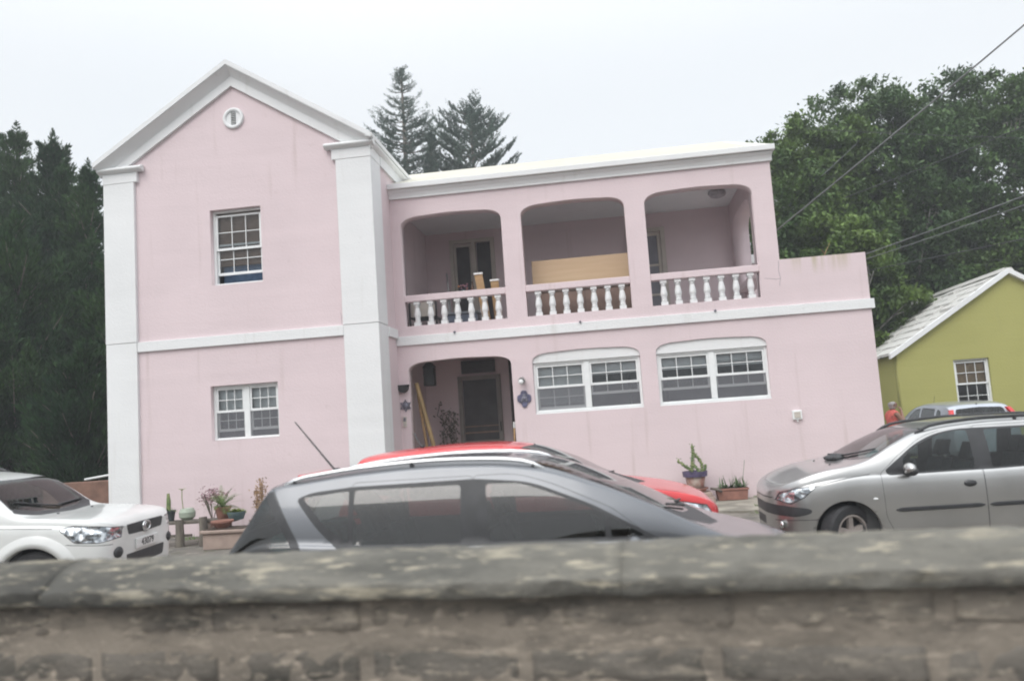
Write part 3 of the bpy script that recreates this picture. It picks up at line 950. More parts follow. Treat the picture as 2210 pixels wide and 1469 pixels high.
t = thing('wall_plaque', 'dark blue scalloped ceramic plaque on the wall beneath the round spotlight', 'plaque', (-1.665, 0, 2.1))
pp = []
for k in range(48):
    a = 2 * math.pi * k / 48
    r = 0.135 + 0.018 * math.cos(4 * a) - 0.008 * math.cos(8 * a)
    x, z = r * math.cos(a) * 0.92, r * math.sin(a)
    if z < 0:
        z *= 1.22
        x *= 1 - 0.35 * (-z / 0.2) ** 2
    pp.append((-1.665 + x, 2.115 + z))
pq = MB().prism(pp, 'y', -0.03, -0.001).build('plaque_body', M['blueplaque'], t, bev=0.008)
MB().ball((-1.665, -0.03, 2.11), 0.06, 0.02, 0.05).ball((-1.665, -0.03, 2.17), 0.035, 0.015, 0.03).ball((-1.71, -0.03, 2.07), 0.03, 0.014, 0.03).ball((-1.62, -0.03, 2.07), 0.03, 0.014, 0.03).build('relief', M['greyplaque'], t, smooth=True)

t = thing('electrical_box', 'white square electrical box low on the pink wall near its corner', 'electrical box', (3.31, 0, 1.46))
MB().box(3.225, 3.395, -0.055, -0.001, 1.375, 1.545).build('box_body', M['vinyl'], t, bev=0.012)
MB().box(3.255, 3.365, -0.066, -0.0555, 1.405, 1.515).build('box_cover', M['cream'], t, bev=0.006)
MB().tube([(3.31, -0.03, 1.375), (3.31, -0.03, 1.335)], 0.014, 8).build('conduit', M['vinyl'], t)

# porch clutter
def pole(name, label, a, b, r, m, cat='pole', group=None):
    d = Vector(b) - Vector(a)
    mb = MB()
    n = max(2, int(d.length / 0.3))
    pts, rs = [], []
    for k in range(n + 1):
        p = Vector(a) + d * (k / n)
        pts += [p]
        rs += [r * (1.0 if k % 2 else 0.93)]
    o = mb.tube(pts, rs, 10).build(name, m, None, smooth=True)
    return tag(o, label, cat, group)
pole('bamboo_pole', 'thick yellow bamboo pole leaning in the porch, the more tilted of the pair', (-3.36, 0.62, 0.12), (-3.86, 0.42, 2.58), 0.045, M['bamboo'])
pole('bamboo_pole', 'thin brown bamboo pole leaning upright against the left jamb of the porch', (-3.66, 0.75, 0.12), (-3.86, 0.52, 2.35), 0.03, M['wood'])
o = pole('broom_handle', 'wooden pole with white tip by the right jamb of the porch', (-2.00, 0.33, 0.12), (-1.925, 0.30, 1.66), 0.022, M['wood'])
MB().tube([(-1.929, 0.302, 1.56), (-1.924, 0.30, 1.68)], 0.027, 10).build('pole_tip', M['vinyl'], o)
t = thing('hanging_lantern', 'dark lantern hanging under the porch ceiling at the upper left of the arch', 'lantern', (-3.68, 0.85, 2.5))
MB().box(-3.79, -3.57, 0.74, 0.96, 2.52, 2.90).build('lantern_body', M['iron'], t, bev=0.02)
MB().prism([(-3.81, 2.90), (-3.55, 2.90), (-3.63, 3.0), (-3.73, 3.0)], 'y', 0.76, 0.94).build('lantern_roof', M['iron'], t)
MB().tube([(-3.68, 0.85, 3.0), (-3.68, 0.85, 3.12)], 0.01, 6).build('hook', M['iron'], t)

# a leafless vine with some leaves in a pot by the door
t = thing('potted_vine', 'tangled dark vine climbing the porch wall left of the screen door', 'plant', (-3.6, 1.9, 0.12))
random.seed(11)
mb = MB()
lf = MB()
for s in range(7):
    p = Vector((-3.68 + random.uniform(-0.06, 0.06), 1.9, 0.40))
    pts = [p.copy()]
    for k in range(16):
        p = p + Vector((random.uniform(-0.09, 0.10), random.uniform(-0.03, 0.03), random.uniform(0.06, 0.14)))
        p.x = min(max(p.x, -3.95), -3.42)
        p.y = min(max(p.y, 1.75), 2.12)
        if p.z > 2.2:
            break
        pts.append(p.copy())
        for _ in range(2):
            q = p + Vector((random.uniform(-0.09, 0.09), random.uniform(-0.06, 0.03), random.uniform(-0.06, 0.06)))
            a = Vector((random.uniform(-1, 1), random.uniform(-1, 1), random.uniform(-1, 1))).normalized() * 0.045
            b_ = a.cross(Vector((random.uniform(-1, 1), 1, random.uniform(-1, 1)))).normalized() * 0.022
            lf.add([q - a, q + b_, q + a, q - b_], [(0, 1, 2, 3)])
    mb.tube(pts, 0.009, 5)
mb.build('stem', M['bark'], t)
lf.build('leaves', M['bark'], t, fix=False)
MB().lathe([(0.12, 0.0), (0.17, 0.28), (0.185, 0.28), (0.185, 0.32), (0.15, 0.32), (0.14, 0.29), (1e-6, 0.29)], (-3.68, 1.9, 0.12), 18).build('pot', M['darkpot'], t, smooth=False)

# balcony clutter
o = MB().box(-1.40, 0.62, -0.012, 0.012, 0.0, 0.64).build('plywood_board', M['plywood'], None, bev=0.002)
o.location = (0, 0.60, 4.222)
o.rotation_euler = (R(-3), 0, 0)
tag(o, 'large blond plywood sheet standing on edge behind the middle balcony bay', 'board')
t = thing('cabinet', 'low dull brown cabinet under the plywood sheet behind the middle balusters', 'cabinet', (-0.4, 0.75, 3.5))
MB().box(-1.30, 0.55, 0.55, 0.95, 3.54, 4.20).build('cabinet_body', mat('brown_cabinet', (0.22, 0.15, 0.125), 0.7, var=0.15), t, bev=0.01)
MB().box(-1.33, 0.58, 0.53, 0.97, 4.201, 4.22).build('cabinet_top', M['oldwood'], t)
MB().box(-1.28, 0.53, 0.57, 0.93, 3.501, 3.539).build('plinth', M['iron'], t)
MB().box(-0.378, -0.372, 0.548, 0.551, 3.56, 4.18).build('door_gap', M['iron'], t)
for i, (x, zt, lean, lab) in enumerate([(-2.47, 4.66, 0.12, 'tan plank with pale end rising highest above the left balcony rail'), (-2.15, 4.50, 0.02, 'short tan plank whose pale end just clears the left balcony rail')]):
    t = thing('plank', lab, 'plank', (x, 0.7, 3.5), 'planks leaning on the balcony rail')
    h = zt - 3.5
    mb = MB().add([(x + lean - 0.08, 0.62, 3.5), (x + lean + 0.08, 0.62, 3.5), (x + lean + 0.08, 0.66, 3.5), (x + lean - 0.08, 0.66, 3.5), (x - 0.08, 0.42, zt), (x + 0.08, 0.42, zt), (x + 0.08, 0.46, zt), (x - 0.08, 0.46, zt)],
                   [(0, 3, 2, 1), (4, 5, 6, 7), (0, 1, 5, 4), (1, 2, 6, 5), (2, 3, 7, 6), (3, 0, 4, 7)])
    mb.build('board', M['wood'], t)
    MB().box(x - 0.09, x + 0.09, 0.405, 0.47, zt + 0.001, zt + 0.035).build('end_cap', M['blind_white'], t)
t = thing('balcony_table', 'small table cluttered with oddments behind the left balcony rail', 'table', (-2.9, 1.2, 3.5))
MB().box(-3.35, -2.5, 0.95, 1.45, 4.36, 4.40).build('tabletop', M['blind_white'], t, bev=0.005)
for lx, ly in ((-3.3, 1.0), (-2.55, 1.0), (-3.3, 1.4), (-2.55, 1.4)):
    MB().box(lx - 0.02, lx + 0.02, ly - 0.02, ly + 0.02, 3.5, 4.359).build('leg', M['steel'], t)
t = thing('flower_jar', 'jar of purple and orange flowers on the balcony table', 'flowers', (-2.93, 1.15, 4.4))
lathe_obj('jar', [(0.03, 0), (0.045, 0.03), (0.035, 0.09), (0.04, 0.1), (1e-6, 0.1)], (-2.93, 1.15, 4.401), M['bluepot'], t, 12)
mb = MB()
for k in range(14):
    mb.ball((-2.93 + random.uniform(-0.1, 0.1), 1.15 + random.uniform(-0.05, 0.05), 4.55 + random.uniform(-0.04, 0.08)), 0.02, 0.02, 0.02, 6, 4)
mb.build('blossoms', mat('purple_petal', (0.16, 0.11, 0.42), 0.7, col2=(0.5, 0.22, 0.1), vscale=9), t)
t = thing('bottle', 'dark amber bottle standing on the balcony table', 'bottle', (-2.72, 1.1, 4.4))
lathe_obj('bottle_body', [(0.03, 0), (0.035, 0.02), (0.035, 0.12), (0.014, 0.18), (0.014, 0.25), (1e-6, 0.25)], (-2.72, 1.1, 4.401), mat('amber_glass', (0.10, 0.04, 0.015), 0.15, coat=0.5, var=0.1), t, 12)
t = thing('balcony_chair', 'dark framed chair with pale back in the left corner of the balcony', 'chair', (-3.72, 0.85, 3.5))
pts = [(-4.0 + 0.56 * k / 10, 0.75, 4.32 + 0.075 * math.sin(math.pi * k / 10)) for k in range(11)]
MB().tube([(-4.0, 0.75, 3.52)] + pts + [(-3.44, 0.75, 3.52)], 0.018, 8).build('frame', M['iron'], t)
MB().box(-3.97, -3.47, 0.745, 0.77, 3.95, 4.33).build('backrest', M['cream'], t, bev=0.01)
MB().box(-3.99, -3.45, 0.78, 1.25, 3.92, 3.96).build('seat', M['seat'], t, bev=0.01)
for lx in (-3.97, -3.47):
    MB().tube([(lx, 1.22, 3.50), (lx, 1.22, 3.92)], 0.015, 6).build('leg', M['iron'], t)
pole('stick', 'thin upright grey stick by the balcony table', (-3.32, 1.8, 3.5), (-3.40, 1.85, 5.02), 0.018, M['steel'], 'stick')
t = thing('storage_box', 'blue grey storage box on the left balcony floor behind the balusters', 'box', (-2.9, 0.75, 3.5))
MB().box(-3.25, -2.55, 0.5, 0.85, 3.501, 3.90).build('box_body', mat('blue_grey_plastic', (0.16, 0.19, 0.25), 0.5, var=0.15), t, bev=0.02)
MB().box(-3.27, -2.53, 0.48, 0.87, 3.902, 3.95).build('lid', mat('grey_plastic', (0.22, 0.24, 0.27), 0.5, var=0.1), t, bev=0.01)

# ------------------------------------------------------------------ potted plants at the foot of the wing
def blade(mb, base, d, L_, w_, curl=0.2, n=4):
    base, d = Vector(base), Vector(d).normalized()
    side = d.cross(Vector((0, 0, 1)))
    if side.length < 1e-3:
        side = Vector((1, 0, 0))
    side.normalize()
    V = []
    p = base.copy()
    for k in range(n + 1):
        t_ = k / n
        ww = w_ * (1 - t_) ** 0.7 * 0.5
        V += [p - side * ww, p + side * ww]
        d = (d + Vector((0, 0, -curl / n))).normalized()
        p = p + d * (L_ / n)
    mb.add(V, [(2 * k, 2 * k + 1, 2 * k + 3, 2 * k + 2) for k in range(n)])

o = MB().box(1.06, 1.66, -0.60, -0.20, 0.036, 0.14).box(1.10, 1.62, -0.57, -0.17, 0.142, 0.215).build('stepping_blocks', M['pinkcrete'], None, bev=0.012)
o.name = 'paving_block'
tag(o, 'two stacked pale paving blocks under the cactus pot', 'block')
t = thing('potted_cactus', 'lime stained clay pot with dark blue rim holding a knobbly branching cactus', 'potted plant', (1.36, -0.40, 0.217))
lathe_obj('saucer', [(0.15, 0.0), (0.205, 0.055), (0.215, 0.055), (0.215, 0.075), (0.19, 0.075), (0.15, 0.02), (1e-6, 0.02)], (1.36, -0.40, 0.217), M['terracotta'], t, 24, False)
lathe_obj('pot', [(0.135, 0.0), (0.185, 0.29), (1e-6, 0.29)], (1.36, -0.40, 0.24), M['oldpot'], t, 24, True)
lathe_obj('pot_rim', [(0.188, 0.0), (0.215, 0.0), (0.222, 0.09), (0.19, 0.09), (0.18, 0.06), (1e-6, 0.06)], (1.36, -0.40, 0.495), M['potrim'], t, 24, False)
mb = MB()
random.seed(21)
def arm(pts, r):
    P = [Vector(p) for p in pts]
    full = []
    for a, b_ in zip(P[:-1], P[1:]):
        n = max(2, int((b_ - a).length / 0.022))
        full += [a.lerp(b_, k / n) for k in range(n)]
    full.append(P[-1])
    rs = [r * (1.0 + 0.28 * (-1) ** k) for k in range(len(full))]
    rs[-1] = r * 0.4
    mb.tube(full, rs, 7)
    for k, p in enumerate(full):
        if k % 2 == 0:
            for _ in range(2):
                a_ = random.uniform(0, 6.28)
                q = p + Vector((math.cos(a_), math.sin(a_), random.uniform(-0.3, 0.5))) * r * 1.5
                mb.ball(q, 0.011, 0.011, 0.011, 5, 4)
c0 = Vector((1.36, -0.40, 0.56))
arm([c0 + Vector((-0.05, 0, 0)), c0 + Vector((-0.03, 0, 0.20)), c0 + Vector((0.00, 0, 0.36)), c0 + Vector((-0.01, 0, 0.50))], 0.028)
arm([c0 + Vector((0.0, 0, 0.36)), c0 + Vector((0.09, 0.02, 0.24)), c0 + Vector((0.14, 0.02, 0.15)), c0 + Vector((0.13, 0.03, 0.0))], 0.025)
arm([c0 + Vector((-0.04, 0, 0.03)), c0 + Vector((-0.16, -0.02, 0.12)), c0 + Vector((-0.24, -0.03, 0.19))], 0.028)
arm([c0 + Vector((-0.24, -0.03, 0.19)), c0 + Vector((-0.28, -0.03, 0.215)), c0 + Vector((-0.265, -0.03, 0.265))], 0.022)
arm([c0 + Vector((-0.03, 0.0, 0.16)), c0 + Vector((0.05, -0.04, 0.06)), c0 + Vector((0.08, -0.04, 0.0))], 0.026)
arm([c0 + Vector((0.13, 0, 0.0)), c0 + Vector((0.19, 0.0, 0.07)), c0 + Vector((0.20, 0.0, 0.14))], 0.026)
mb.build('cactus', M['cactus'], t, fix=False)
t = thing('planter_trough', 'long terracotta trough of spiky aloes against the pink wall', 'planter', (2.0, -0.27, 0.036))
MB().prism([(1.74, 0.037), (2.24, 0.037), (2.265, 0.21), (1.715, 0.21)], 'y', -0.40, -0.14).build('trough', M['terracotta'], t, bev=0.01)
MB().box(1.70, 2.28, -0.415, -0.125, 0.211, 0.245).build('trough_rim', M['terracotta'], t, bev=0.006)
MB().box(1.72, 2.26, -0.40, -0.14, 0.2455, 0.25).build('soil', M['soil'], t)
mb = MB()
random.seed(8)
for cx in (1.82, 1.90, 1.98, 2.08, 2.12, 2.2):
    for k in range(16):
        a = random.uniform(0, 6.28)
        e = random.uniform(0.25, 1.4)
        blade(mb, (cx + random.uniform(-.03, .03), -0.27 + random.uniform(-.05, .05), 0.25), (math.cos(a) * math.cos(e), math.sin(a) * math.cos(e), math.sin(e)), random.uniform(0.08, 0.16) + (0.09 if e > 1.1 else 0), 0.028, 0.25)
mb.tube([(2.2, -0.25, 0.25), (2.22, -0.25, 0.45), (2.27, -0.24, 0.72)], 0.004, 5)
mb.build('aloe', M['aloe'], t, fix=False)
o = MB().tube([(1.60, -0.45, 0.27), (1.72, -0.46, 0.25), (1.80, -0.47, 0.20)], [0.02, 0.03, 0.022], 8).build('driftwood', M['oldwood'], None, smooth=True)
tag(o, 'short piece of dark driftwood between the cactus pot and the aloe trough', 'driftwood')

# ------------------------------------------------------------------ bench of pots by the gabled block
t = thing('plant_bench', 'rough weathered wooden bench with post legs carrying plant pots', 'bench', (-7.1, -2.3, 0))
MB().box(-7.85, -6.35, -2.42, -2.25, 0.36, 0.41).build('seat_plank', M['oldwood'], t, bev=0.01)
MB().box(-7.80, -6.45, -2.23, -2.08, 0.355, 0.405).build('seat_plank', M['oldwood'], t, bev=0.01)
for x, h in ((-7.68, 0.33), (-7.30, 0.44), (-6.88, 0.47), (-6.45, 0.35)):
    MB().tube([(x, -2.48, 0.0), (x + 0.01, -2.48, h * 0.5), (x, -2.475, h)], [0.075, 0.07, 0.065], 10).build('leg', M['oldwood'], t)
MB().box(-7.60, -7.10, -2.47, -2.43, 0.16, 0.20).build('stretcher', M['oldwood'], t)
def potted(name, label, c, prof, pm):
    t_ = thing(name, label, 'potted plant', c)
    lathe_obj('pot', prof, c, pm, t_, 20, False)
    return t_
PB = 0.411
c = (-7.62, -2.25, PB)
t = potted('potted_succulent', 'small dark pot with one tall green cactus finger and drooping leaves', c, [(0.085, 0), (0.11, 0.15), (0.12, 0.15), (0.12, 0.175), (1e-6, 0.17)], M['darkpot'])
mb = MB()
mb.tube([(c[0], c[1], c[2] + 0.15), (c[0] + .005, c[1], c[2] + 0.32), (c[0], c[1], c[2] + 0.46)], [0.035, 0.038, 0.022], 8)
for k in range(34):
    a = random.uniform(0, 6.28)
    blade(mb, (c[0], c[1], c[2] + 0.16), (math.cos(a), math.sin(a), random.uniform(.5, 1.6)), random.uniform(.14, .26), 0.03, 1.6, 5)
mb.build('plant', M['cactus'], t, fix=False)
c = (-7.30, -2.22, PB)
t = potted('potted_flower', 'squat pale green pot with one yellow flowered stalk', c, [(0.08, 0), (0.13, 0.05), (0.135, 0.13), (0.10, 0.19), (0.09, 0.19), (1e-6, 0.16)], M['palepot'])
mb = MB()
mb.tube([(c[0] - 0.07, c[1], c[2] + 0.16), (c[0] - 0.09, c[1], c[2] + 0.36), (c[0] - 0.085, c[1], c[2] + 0.52)], 0.007, 5)
for k in range(9):
    a = random.uniform(0, 6.28)
    blade(mb, (c[0] - 0.085, c[1], c[2] + 0.50), (math.cos(a), math.sin(a), 0.7), 0.09, 0.035, 0.5, 3)
mb.build('plant', M['lime'], t, fix=False)
c = (-7.10, -1.75, 0.0)
t = potted('flowering_shrub', 'pink flowering shrub in a pot against the pink wall behind the bench', c, [(0.13, 0), (0.17, 0.3), (0.18, 0.3), (0.18, 0.34), (1e-6, 0.32)], M['oldpot'])
mb, mf = MB(), MB()
for k in range(10):
    a = random.uniform(0, 6.28)
    mb.tube([(c[0], c[1], 0.3), (c[0] + 0.10 * math.cos(a), c[1] + 0.08 * math.sin(a), 0.6), (c[0] + 0.2 * math.cos(a), c[1] + 0.12 * math.sin(a), 0.78)], 0.006, 5)
for k in range(420):
    p = Vector((c[0] + random.gauss(0.03, 0.12), c[1] + random.gauss(0, 0.07), 0.74 + random.gauss(0, 0.07)))
    a = Vector((random.uniform(-1, 1), random.uniform(-1, 1), random.uniform(-1, 1))).normalized()
    b_ = a.cross(Vector((random.uniform(-1, 1), random.uniform(-1, 1), 1))).normalized()
    mf.add([p - a * .02, p + b_ * .015, p + a * .02, p - b_ * .015], [(0, 1, 2, 3)])
mb.build('stem', M['bark'], t)
mf.build('blossoms', M['pinkflower'], t, fix=False)
c = (-6.62, -2.30, PB)
t = potted('potted_fern', 'round terracotta pot with a spreading green fern on the bench', c, [(0.09, 0), (0.125, 0.16), (0.14, 0.16), (0.14, 0.195), (1e-6, 0.18)], M['terracotta'])
mb = MB()
for k in range(40):
    a = random.uniform(0, 6.28)
    e = random.uniform(0.25, 1.35)
    d = Vector((math.cos(a) * math.cos(e), math.sin(a) * math.cos(e), math.sin(e)))
    p = Vector((c[0], c[1], c[2] + 0.18))
    L_ = random.uniform(0.25, 0.46)
    for s in range(14):
        d = (d + Vector((0, 0, -0.075))).normalized()
        p = p + d * L_ / 14
        sd = d.cross(Vector((0, 0, 1))).normalized()
        ll = 0.055 * math.sin(math.pi * (s + 1.5) / 16) + 0.012
        for q in (-1, 1):
            tip = p + sd * q * ll + d * 0.015
            mb.add([p - d * 0.007, p + d * 0.007, tip], [(0, 1, 2)])
mb.build('fronds', M['fern'], t, fix=False)
c = (-6.22, -1.80, 0.0)
t = potted('dry_plant', 'tall dried brown seedy plant beside the fern', c, [(0.12, 0), (0.16, 0.28), (0.17, 0.28), (0.17, 0.32), (1e-6, 0.3)], M['oldpot'])
mb = MB()
for k in range(8):
    x = c[0] + random.uniform(-0.09, 0.09)
    top = 1.08 - abs(x - c[0] - 0.04) * 2.5 - random.uniform(0, 0.1)
    lean = 0.10 * (0.5 - random.random()) + 0.03
    mb.tube([(x, c[1], 0.3), (x + lean, c[1] - 0.02, top)], 0.005, 4)
    for s in range(46):
        z = 0.45 + (top - 0.45) * random.random()
        p = Vector((x + lean * z / top + random.gauss(0, 0.035), c[1] + random.gauss(0, 0.03), z))
        a = Vector((random.uniform(-1, 1), random.uniform(-1, 1), random.uniform(0, 1))).normalized()
        b_ = a.cross(Vector((random.uniform(-1, 1), 1, 0.2))).normalized()
        mb.add([p - a * .02, p + b_ * .012, p + a * .02, p - b_ * .012], [(0, 1, 2, 3)])
mb.build('stalks', M['dryleaf'], t, fix=False)
c = (-6.32, -2.42, 0.395)
t = potted('lime_plant', 'low lime green leafy plant in a squat teal pot', c, [(0.11, 0), (0.15, 0.10), (0.155, 0.13), (1e-6, 0.12)], M['bluepot'])
mb = MB()
for k in range(170):
    a = random.uniform(0, 6.28)
    blade(mb, (c[0] + random.gauss(0, .06), c[1] + random.gauss(0, .05), c[2] + 0.12), (math.cos(a), math.sin(a), random.uniform(0.2, 1.5)), random.uniform(0.06, 0.14), 0.035, 0.8, 3)
mb.build('leaves', M['lime'], t, fix=False)
t = thing('concrete_planter', 'square pinkish concrete planter with a lip in front of the bench', 'planter', (-6.28, -2.7, 0))
MB().box(-6.62, -5.94, -2.98, -2.55, 0.0, 0.25).build('planter_body', M['pinkcrete'], t, bev=0.012)
MB().box(-6.66, -5.90, -3.02, -2.51, 0.251, 0.30).build('planter_rim', M['pinkcrete'], t, bev=0.012)
MB().box(-6.61, -5.95, -2.97, -2.56, 0.301, 0.31).build('soil', M['soil'], t)
o = potted('clay_bowl', 'wide empty clay bowl standing on the concrete planter', (-6.40, -2.75, 0.311), [(0.10, 0), (0.17, 0.09), (0.18, 0.09), (0.18, 0.115), (0.15, 0.11), (1e-6, 0.08)], M['terracotta'])
o['category'] = 'bowl'

# ------------------------------------------------------------------ things left of the house
t = thing('low_wall', 'low brown plastered wall at the left corner of the pink house', 'wall', (-11.0, 1.3, 0))
MB().box(-12.6, -9.41, 1.15, 1.40, 0, 1.0).build('wall_body', mat('brown_plaster', (0.20, 0.115, 0.085), 0.9, var=0.2, vscale=4, bump=0.3), t, bev=0.015)
o = MB().tube([(-10.95, 0.25, 1.09), (-10.3, 0.35, 1.165), (-9.45, 0.45, 1.255)], 0.022, 8).build('white_pipe', M['vinyl'], None, smooth=True)
tag(o, 'white plastic pipe resting slantwise beside the left corner of the house', 'pipe')
MB().tube([(-10.32, 0.348, 1.163), (-10.26, 0.356, 1.17)], 0.03, 8).build('coupling', M['vinyl'], o)
t = thing('lumber_stack', 'small heap of tan boards lying on the low brown wall', 'boards', (-10.0, 1.28, 1.0))
random.seed(4)
for k in range(5):
    b_ = MB().box(-0.55, 0.5, -0.09, 0.09, 0, 0.03).build('board', M['wood'] if k != 3 else M['oldwood'], t, world=False)
    b_.location = (0.05 * k - 0.05, random.uniform(-.06, .06), 0.003 + 0.034 * k)
    b_.rotation_euler = (0, -0.05 if k < 4 else -0.34, random.uniform(-0.25, 0.25))
pole('trellis_post', 'thin brown stake standing in front of the dark trees by the house corner', (-11.3, 1.8, 0), (-11.35, 1.8, 1.75), 0.03, M['bark'], 'stake')

# ------------------------------------------------------------------ olive house
gh = thing('olive_house', 'single storey olive green house with weathered white stone roof', 'house', (10.68, 11, 0))
GX0, GX1, GXA, GY0, GY1 = 7.66, 13.7, 10.68, 7.3, 15.5
me = plate([(GX0, 0), (GX1, 0), (GX1, 2.75), (GXA, 4.70), (GX0, 2.75)], [[(9.07, 1.13), (9.97, 1.13), (9.97, 2.505), (9.07, 2.505)]], GY0, GY0 + 0.25)
link('wall', me, M['olive'], gh)
MB().box(GX0 + 0.001, GX0 + 0.25, GY0 + 0.251, GY1, 0, 2.74).build('wall', M['olive'], gh)
MB().box(GX1 - 0.25, GX1 - 0.001, GY0 + 0.251, GY1, 0, 2.74).build('wall', M['olive'], gh)
MB().box(GX0 + 0.251, GX1 - 0.251, GY1 - 0.25, GY1, 0, 2.74).build('wall', M['olive'], gh)
# stepped limestone slate roof, uneven courses
random.seed(17)
mb = MB()
gs = (4.82 - 2.80) / (GXA - 7.50)
NC = 9
for side in (-1, 1):
    for k in range(NC):
        t0, t1 = k / NC, (k + 1) / NC
        y = GY0 - 0.10
        while y < GY1 + 0.05:
            ln = random.uniform(0.35, 0.7)
            y2 = min(y + ln, GY1 + 0.1)
            j = random.uniform(-0.014, 0.014)
            jx = random.uniform(-0.07, 0.07)
            xa, xb = GXA + side * 3.18 * (1 - t0) + side * (jx if k else 0), GXA + side * 3.18 * (1 - t1) - side * 0.03
            za, zb = 4.82 - gs * 3.18 * (1 - t0) + j, 4.82 - gs * 3.18 * (1 - t1) - 0.014 + j
            inset = 0.0
            if y2 > 13.6:   # hipped back end
                pass
            V = [(xa, y, za - 0.07), (xa, y2 - 0.012, za - 0.07), (xa, y2 - 0.012, za), (xa, y, za), (xb, y, zb - 0.07), (xb, y2 - 0.012, zb - 0.07), (xb, y2 - 0.012, zb), (xb, y, zb)]
            mb.add(V, [(0, 1, 2, 3), (3, 2, 6, 7), (4, 7, 6, 5), (0, 3, 7, 4), (1, 5, 6, 2)])
            y = y2
mb.build('roof', M['oldroof'], gh)
bg = MB()
for side in (-1, 1):
    xo = GXA + side * 3.22
    zo = 4.83 - gs * 3.22
    bg.prism([(xo, zo), (GXA, 4.83), (GXA, 4.69), (xo, zo - 0.14)], 'y', GY0 - 0.145, GY0 - 0.002)
bg.build('barge_trim', M['white'], gh)
rg = MB()
random.seed(3)
y = GY0 - 0.1
while y < GY1:
    rg.prism([(GXA - 0.16, 4.74), (GXA + 0.16, 4.74), (GXA + 0.10, 4.845), (GXA - 0.10, 4.845)], 'y', y, y + 0.48)
    y += 0.5
rg.build('roof_ridge', M['oldroof'], gh)
window(gh, 9.073, 9.967, 1.133, 2.502, GY0 + 0.07, 1, up=(1.83, 2.44), low=(1.18, 1.86), blind=M['blind_bamboo'], blind_z=1.86)
# ------------------------------------------------------------------ cars
def pchip(xs, ys):
    xs, ys = np.array(xs, float), np.array(ys, float)
    h = np.diff(xs)
    d = np.diff(ys) / h
    m = np.zeros_like(xs)
    for i in range(1, len(xs) - 1):
        if d[i - 1] * d[i] > 0:
            w1, w2 = 2 * h[i] + h[i - 1], h[i] + 2 * h[i - 1]
            m[i] = (w1 + w2) / (w1 / d[i - 1] + w2 / d[i])
    m[0], m[-1] = d[0], d[-1]
    def f(x):
        x = min(max(x, xs[0]), xs[-1])
        i = min(max(int(np.searchsorted(xs, x)) - 1, 0), len(h) - 1)
        t = (x - xs[i]) / h[i]
        return float((2 * t**3 - 3 * t**2 + 1) * ys[i] + (t**3 - 2 * t**2 + t) * h[i] * m[i] + (-2 * t**3 + 3 * t**2) * ys[i + 1] + (t**3 - t**2) * h[i] * m[i + 1])
    return f

def offset_poly(p, d):
    n = len(p)
    area = sum(p[i][0] * p[(i + 1) % n][1] - p[(i + 1) % n][0] * p[i][1] for i in range(n))
    s = 1 if area > 0 else -1
    out = []
    for i in range(n):
        a, b, c = Vector(p[i - 1]), Vector(p[i]), Vector(p[(i + 1) % n])
        e1, e2 = (b - a).normalized(), (c - b).normalized()
        n1, n2 = Vector((e1.y, -e1.x)) * s, Vector((e2.y, -e2.x)) * s
        k = (n1 + n2)
        k = k / max(0.35, k.dot(n1)) if k.length > 1e-6 else n1
        out.append(tuple(b + k * d))
    return out

def fillet(p, r, n=4):
    out = []
    m = len(p)
    for i in range(m):
        a, b, c = Vector(p[i - 1]), Vector(p[i]), Vector(p[(i + 1) % m])
        rr = r[i] if isinstance(r, (list, tuple)) else r
        if rr <= 0:
            out.append(tuple(b))
            continue
        l1 = min(rr, (a - b).length * 0.45)
        l2 = min(rr, (c - b).length * 0.45)
        q0, q1 = b + (a - b).normalized() * l1, b + (c - b).normalized() * l2
        for k in range(n + 1):
            t = k / n
            out.append(tuple(q0 * (1 - t) ** 2 + b * 2 * t * (1 - t) + q1 * t * t))
    return out

def inpoly(x, y, p):
    c = False
    j = len(p) - 1
    for i in range(len(p)):
        xi, yi = p[i]
        xj, yj = p[j]
        if (yi > y) != (yj > y) and x < (xj - xi) * (y - yi) / (yj - yi) + xi:
            c = not c
        j = i
    return c

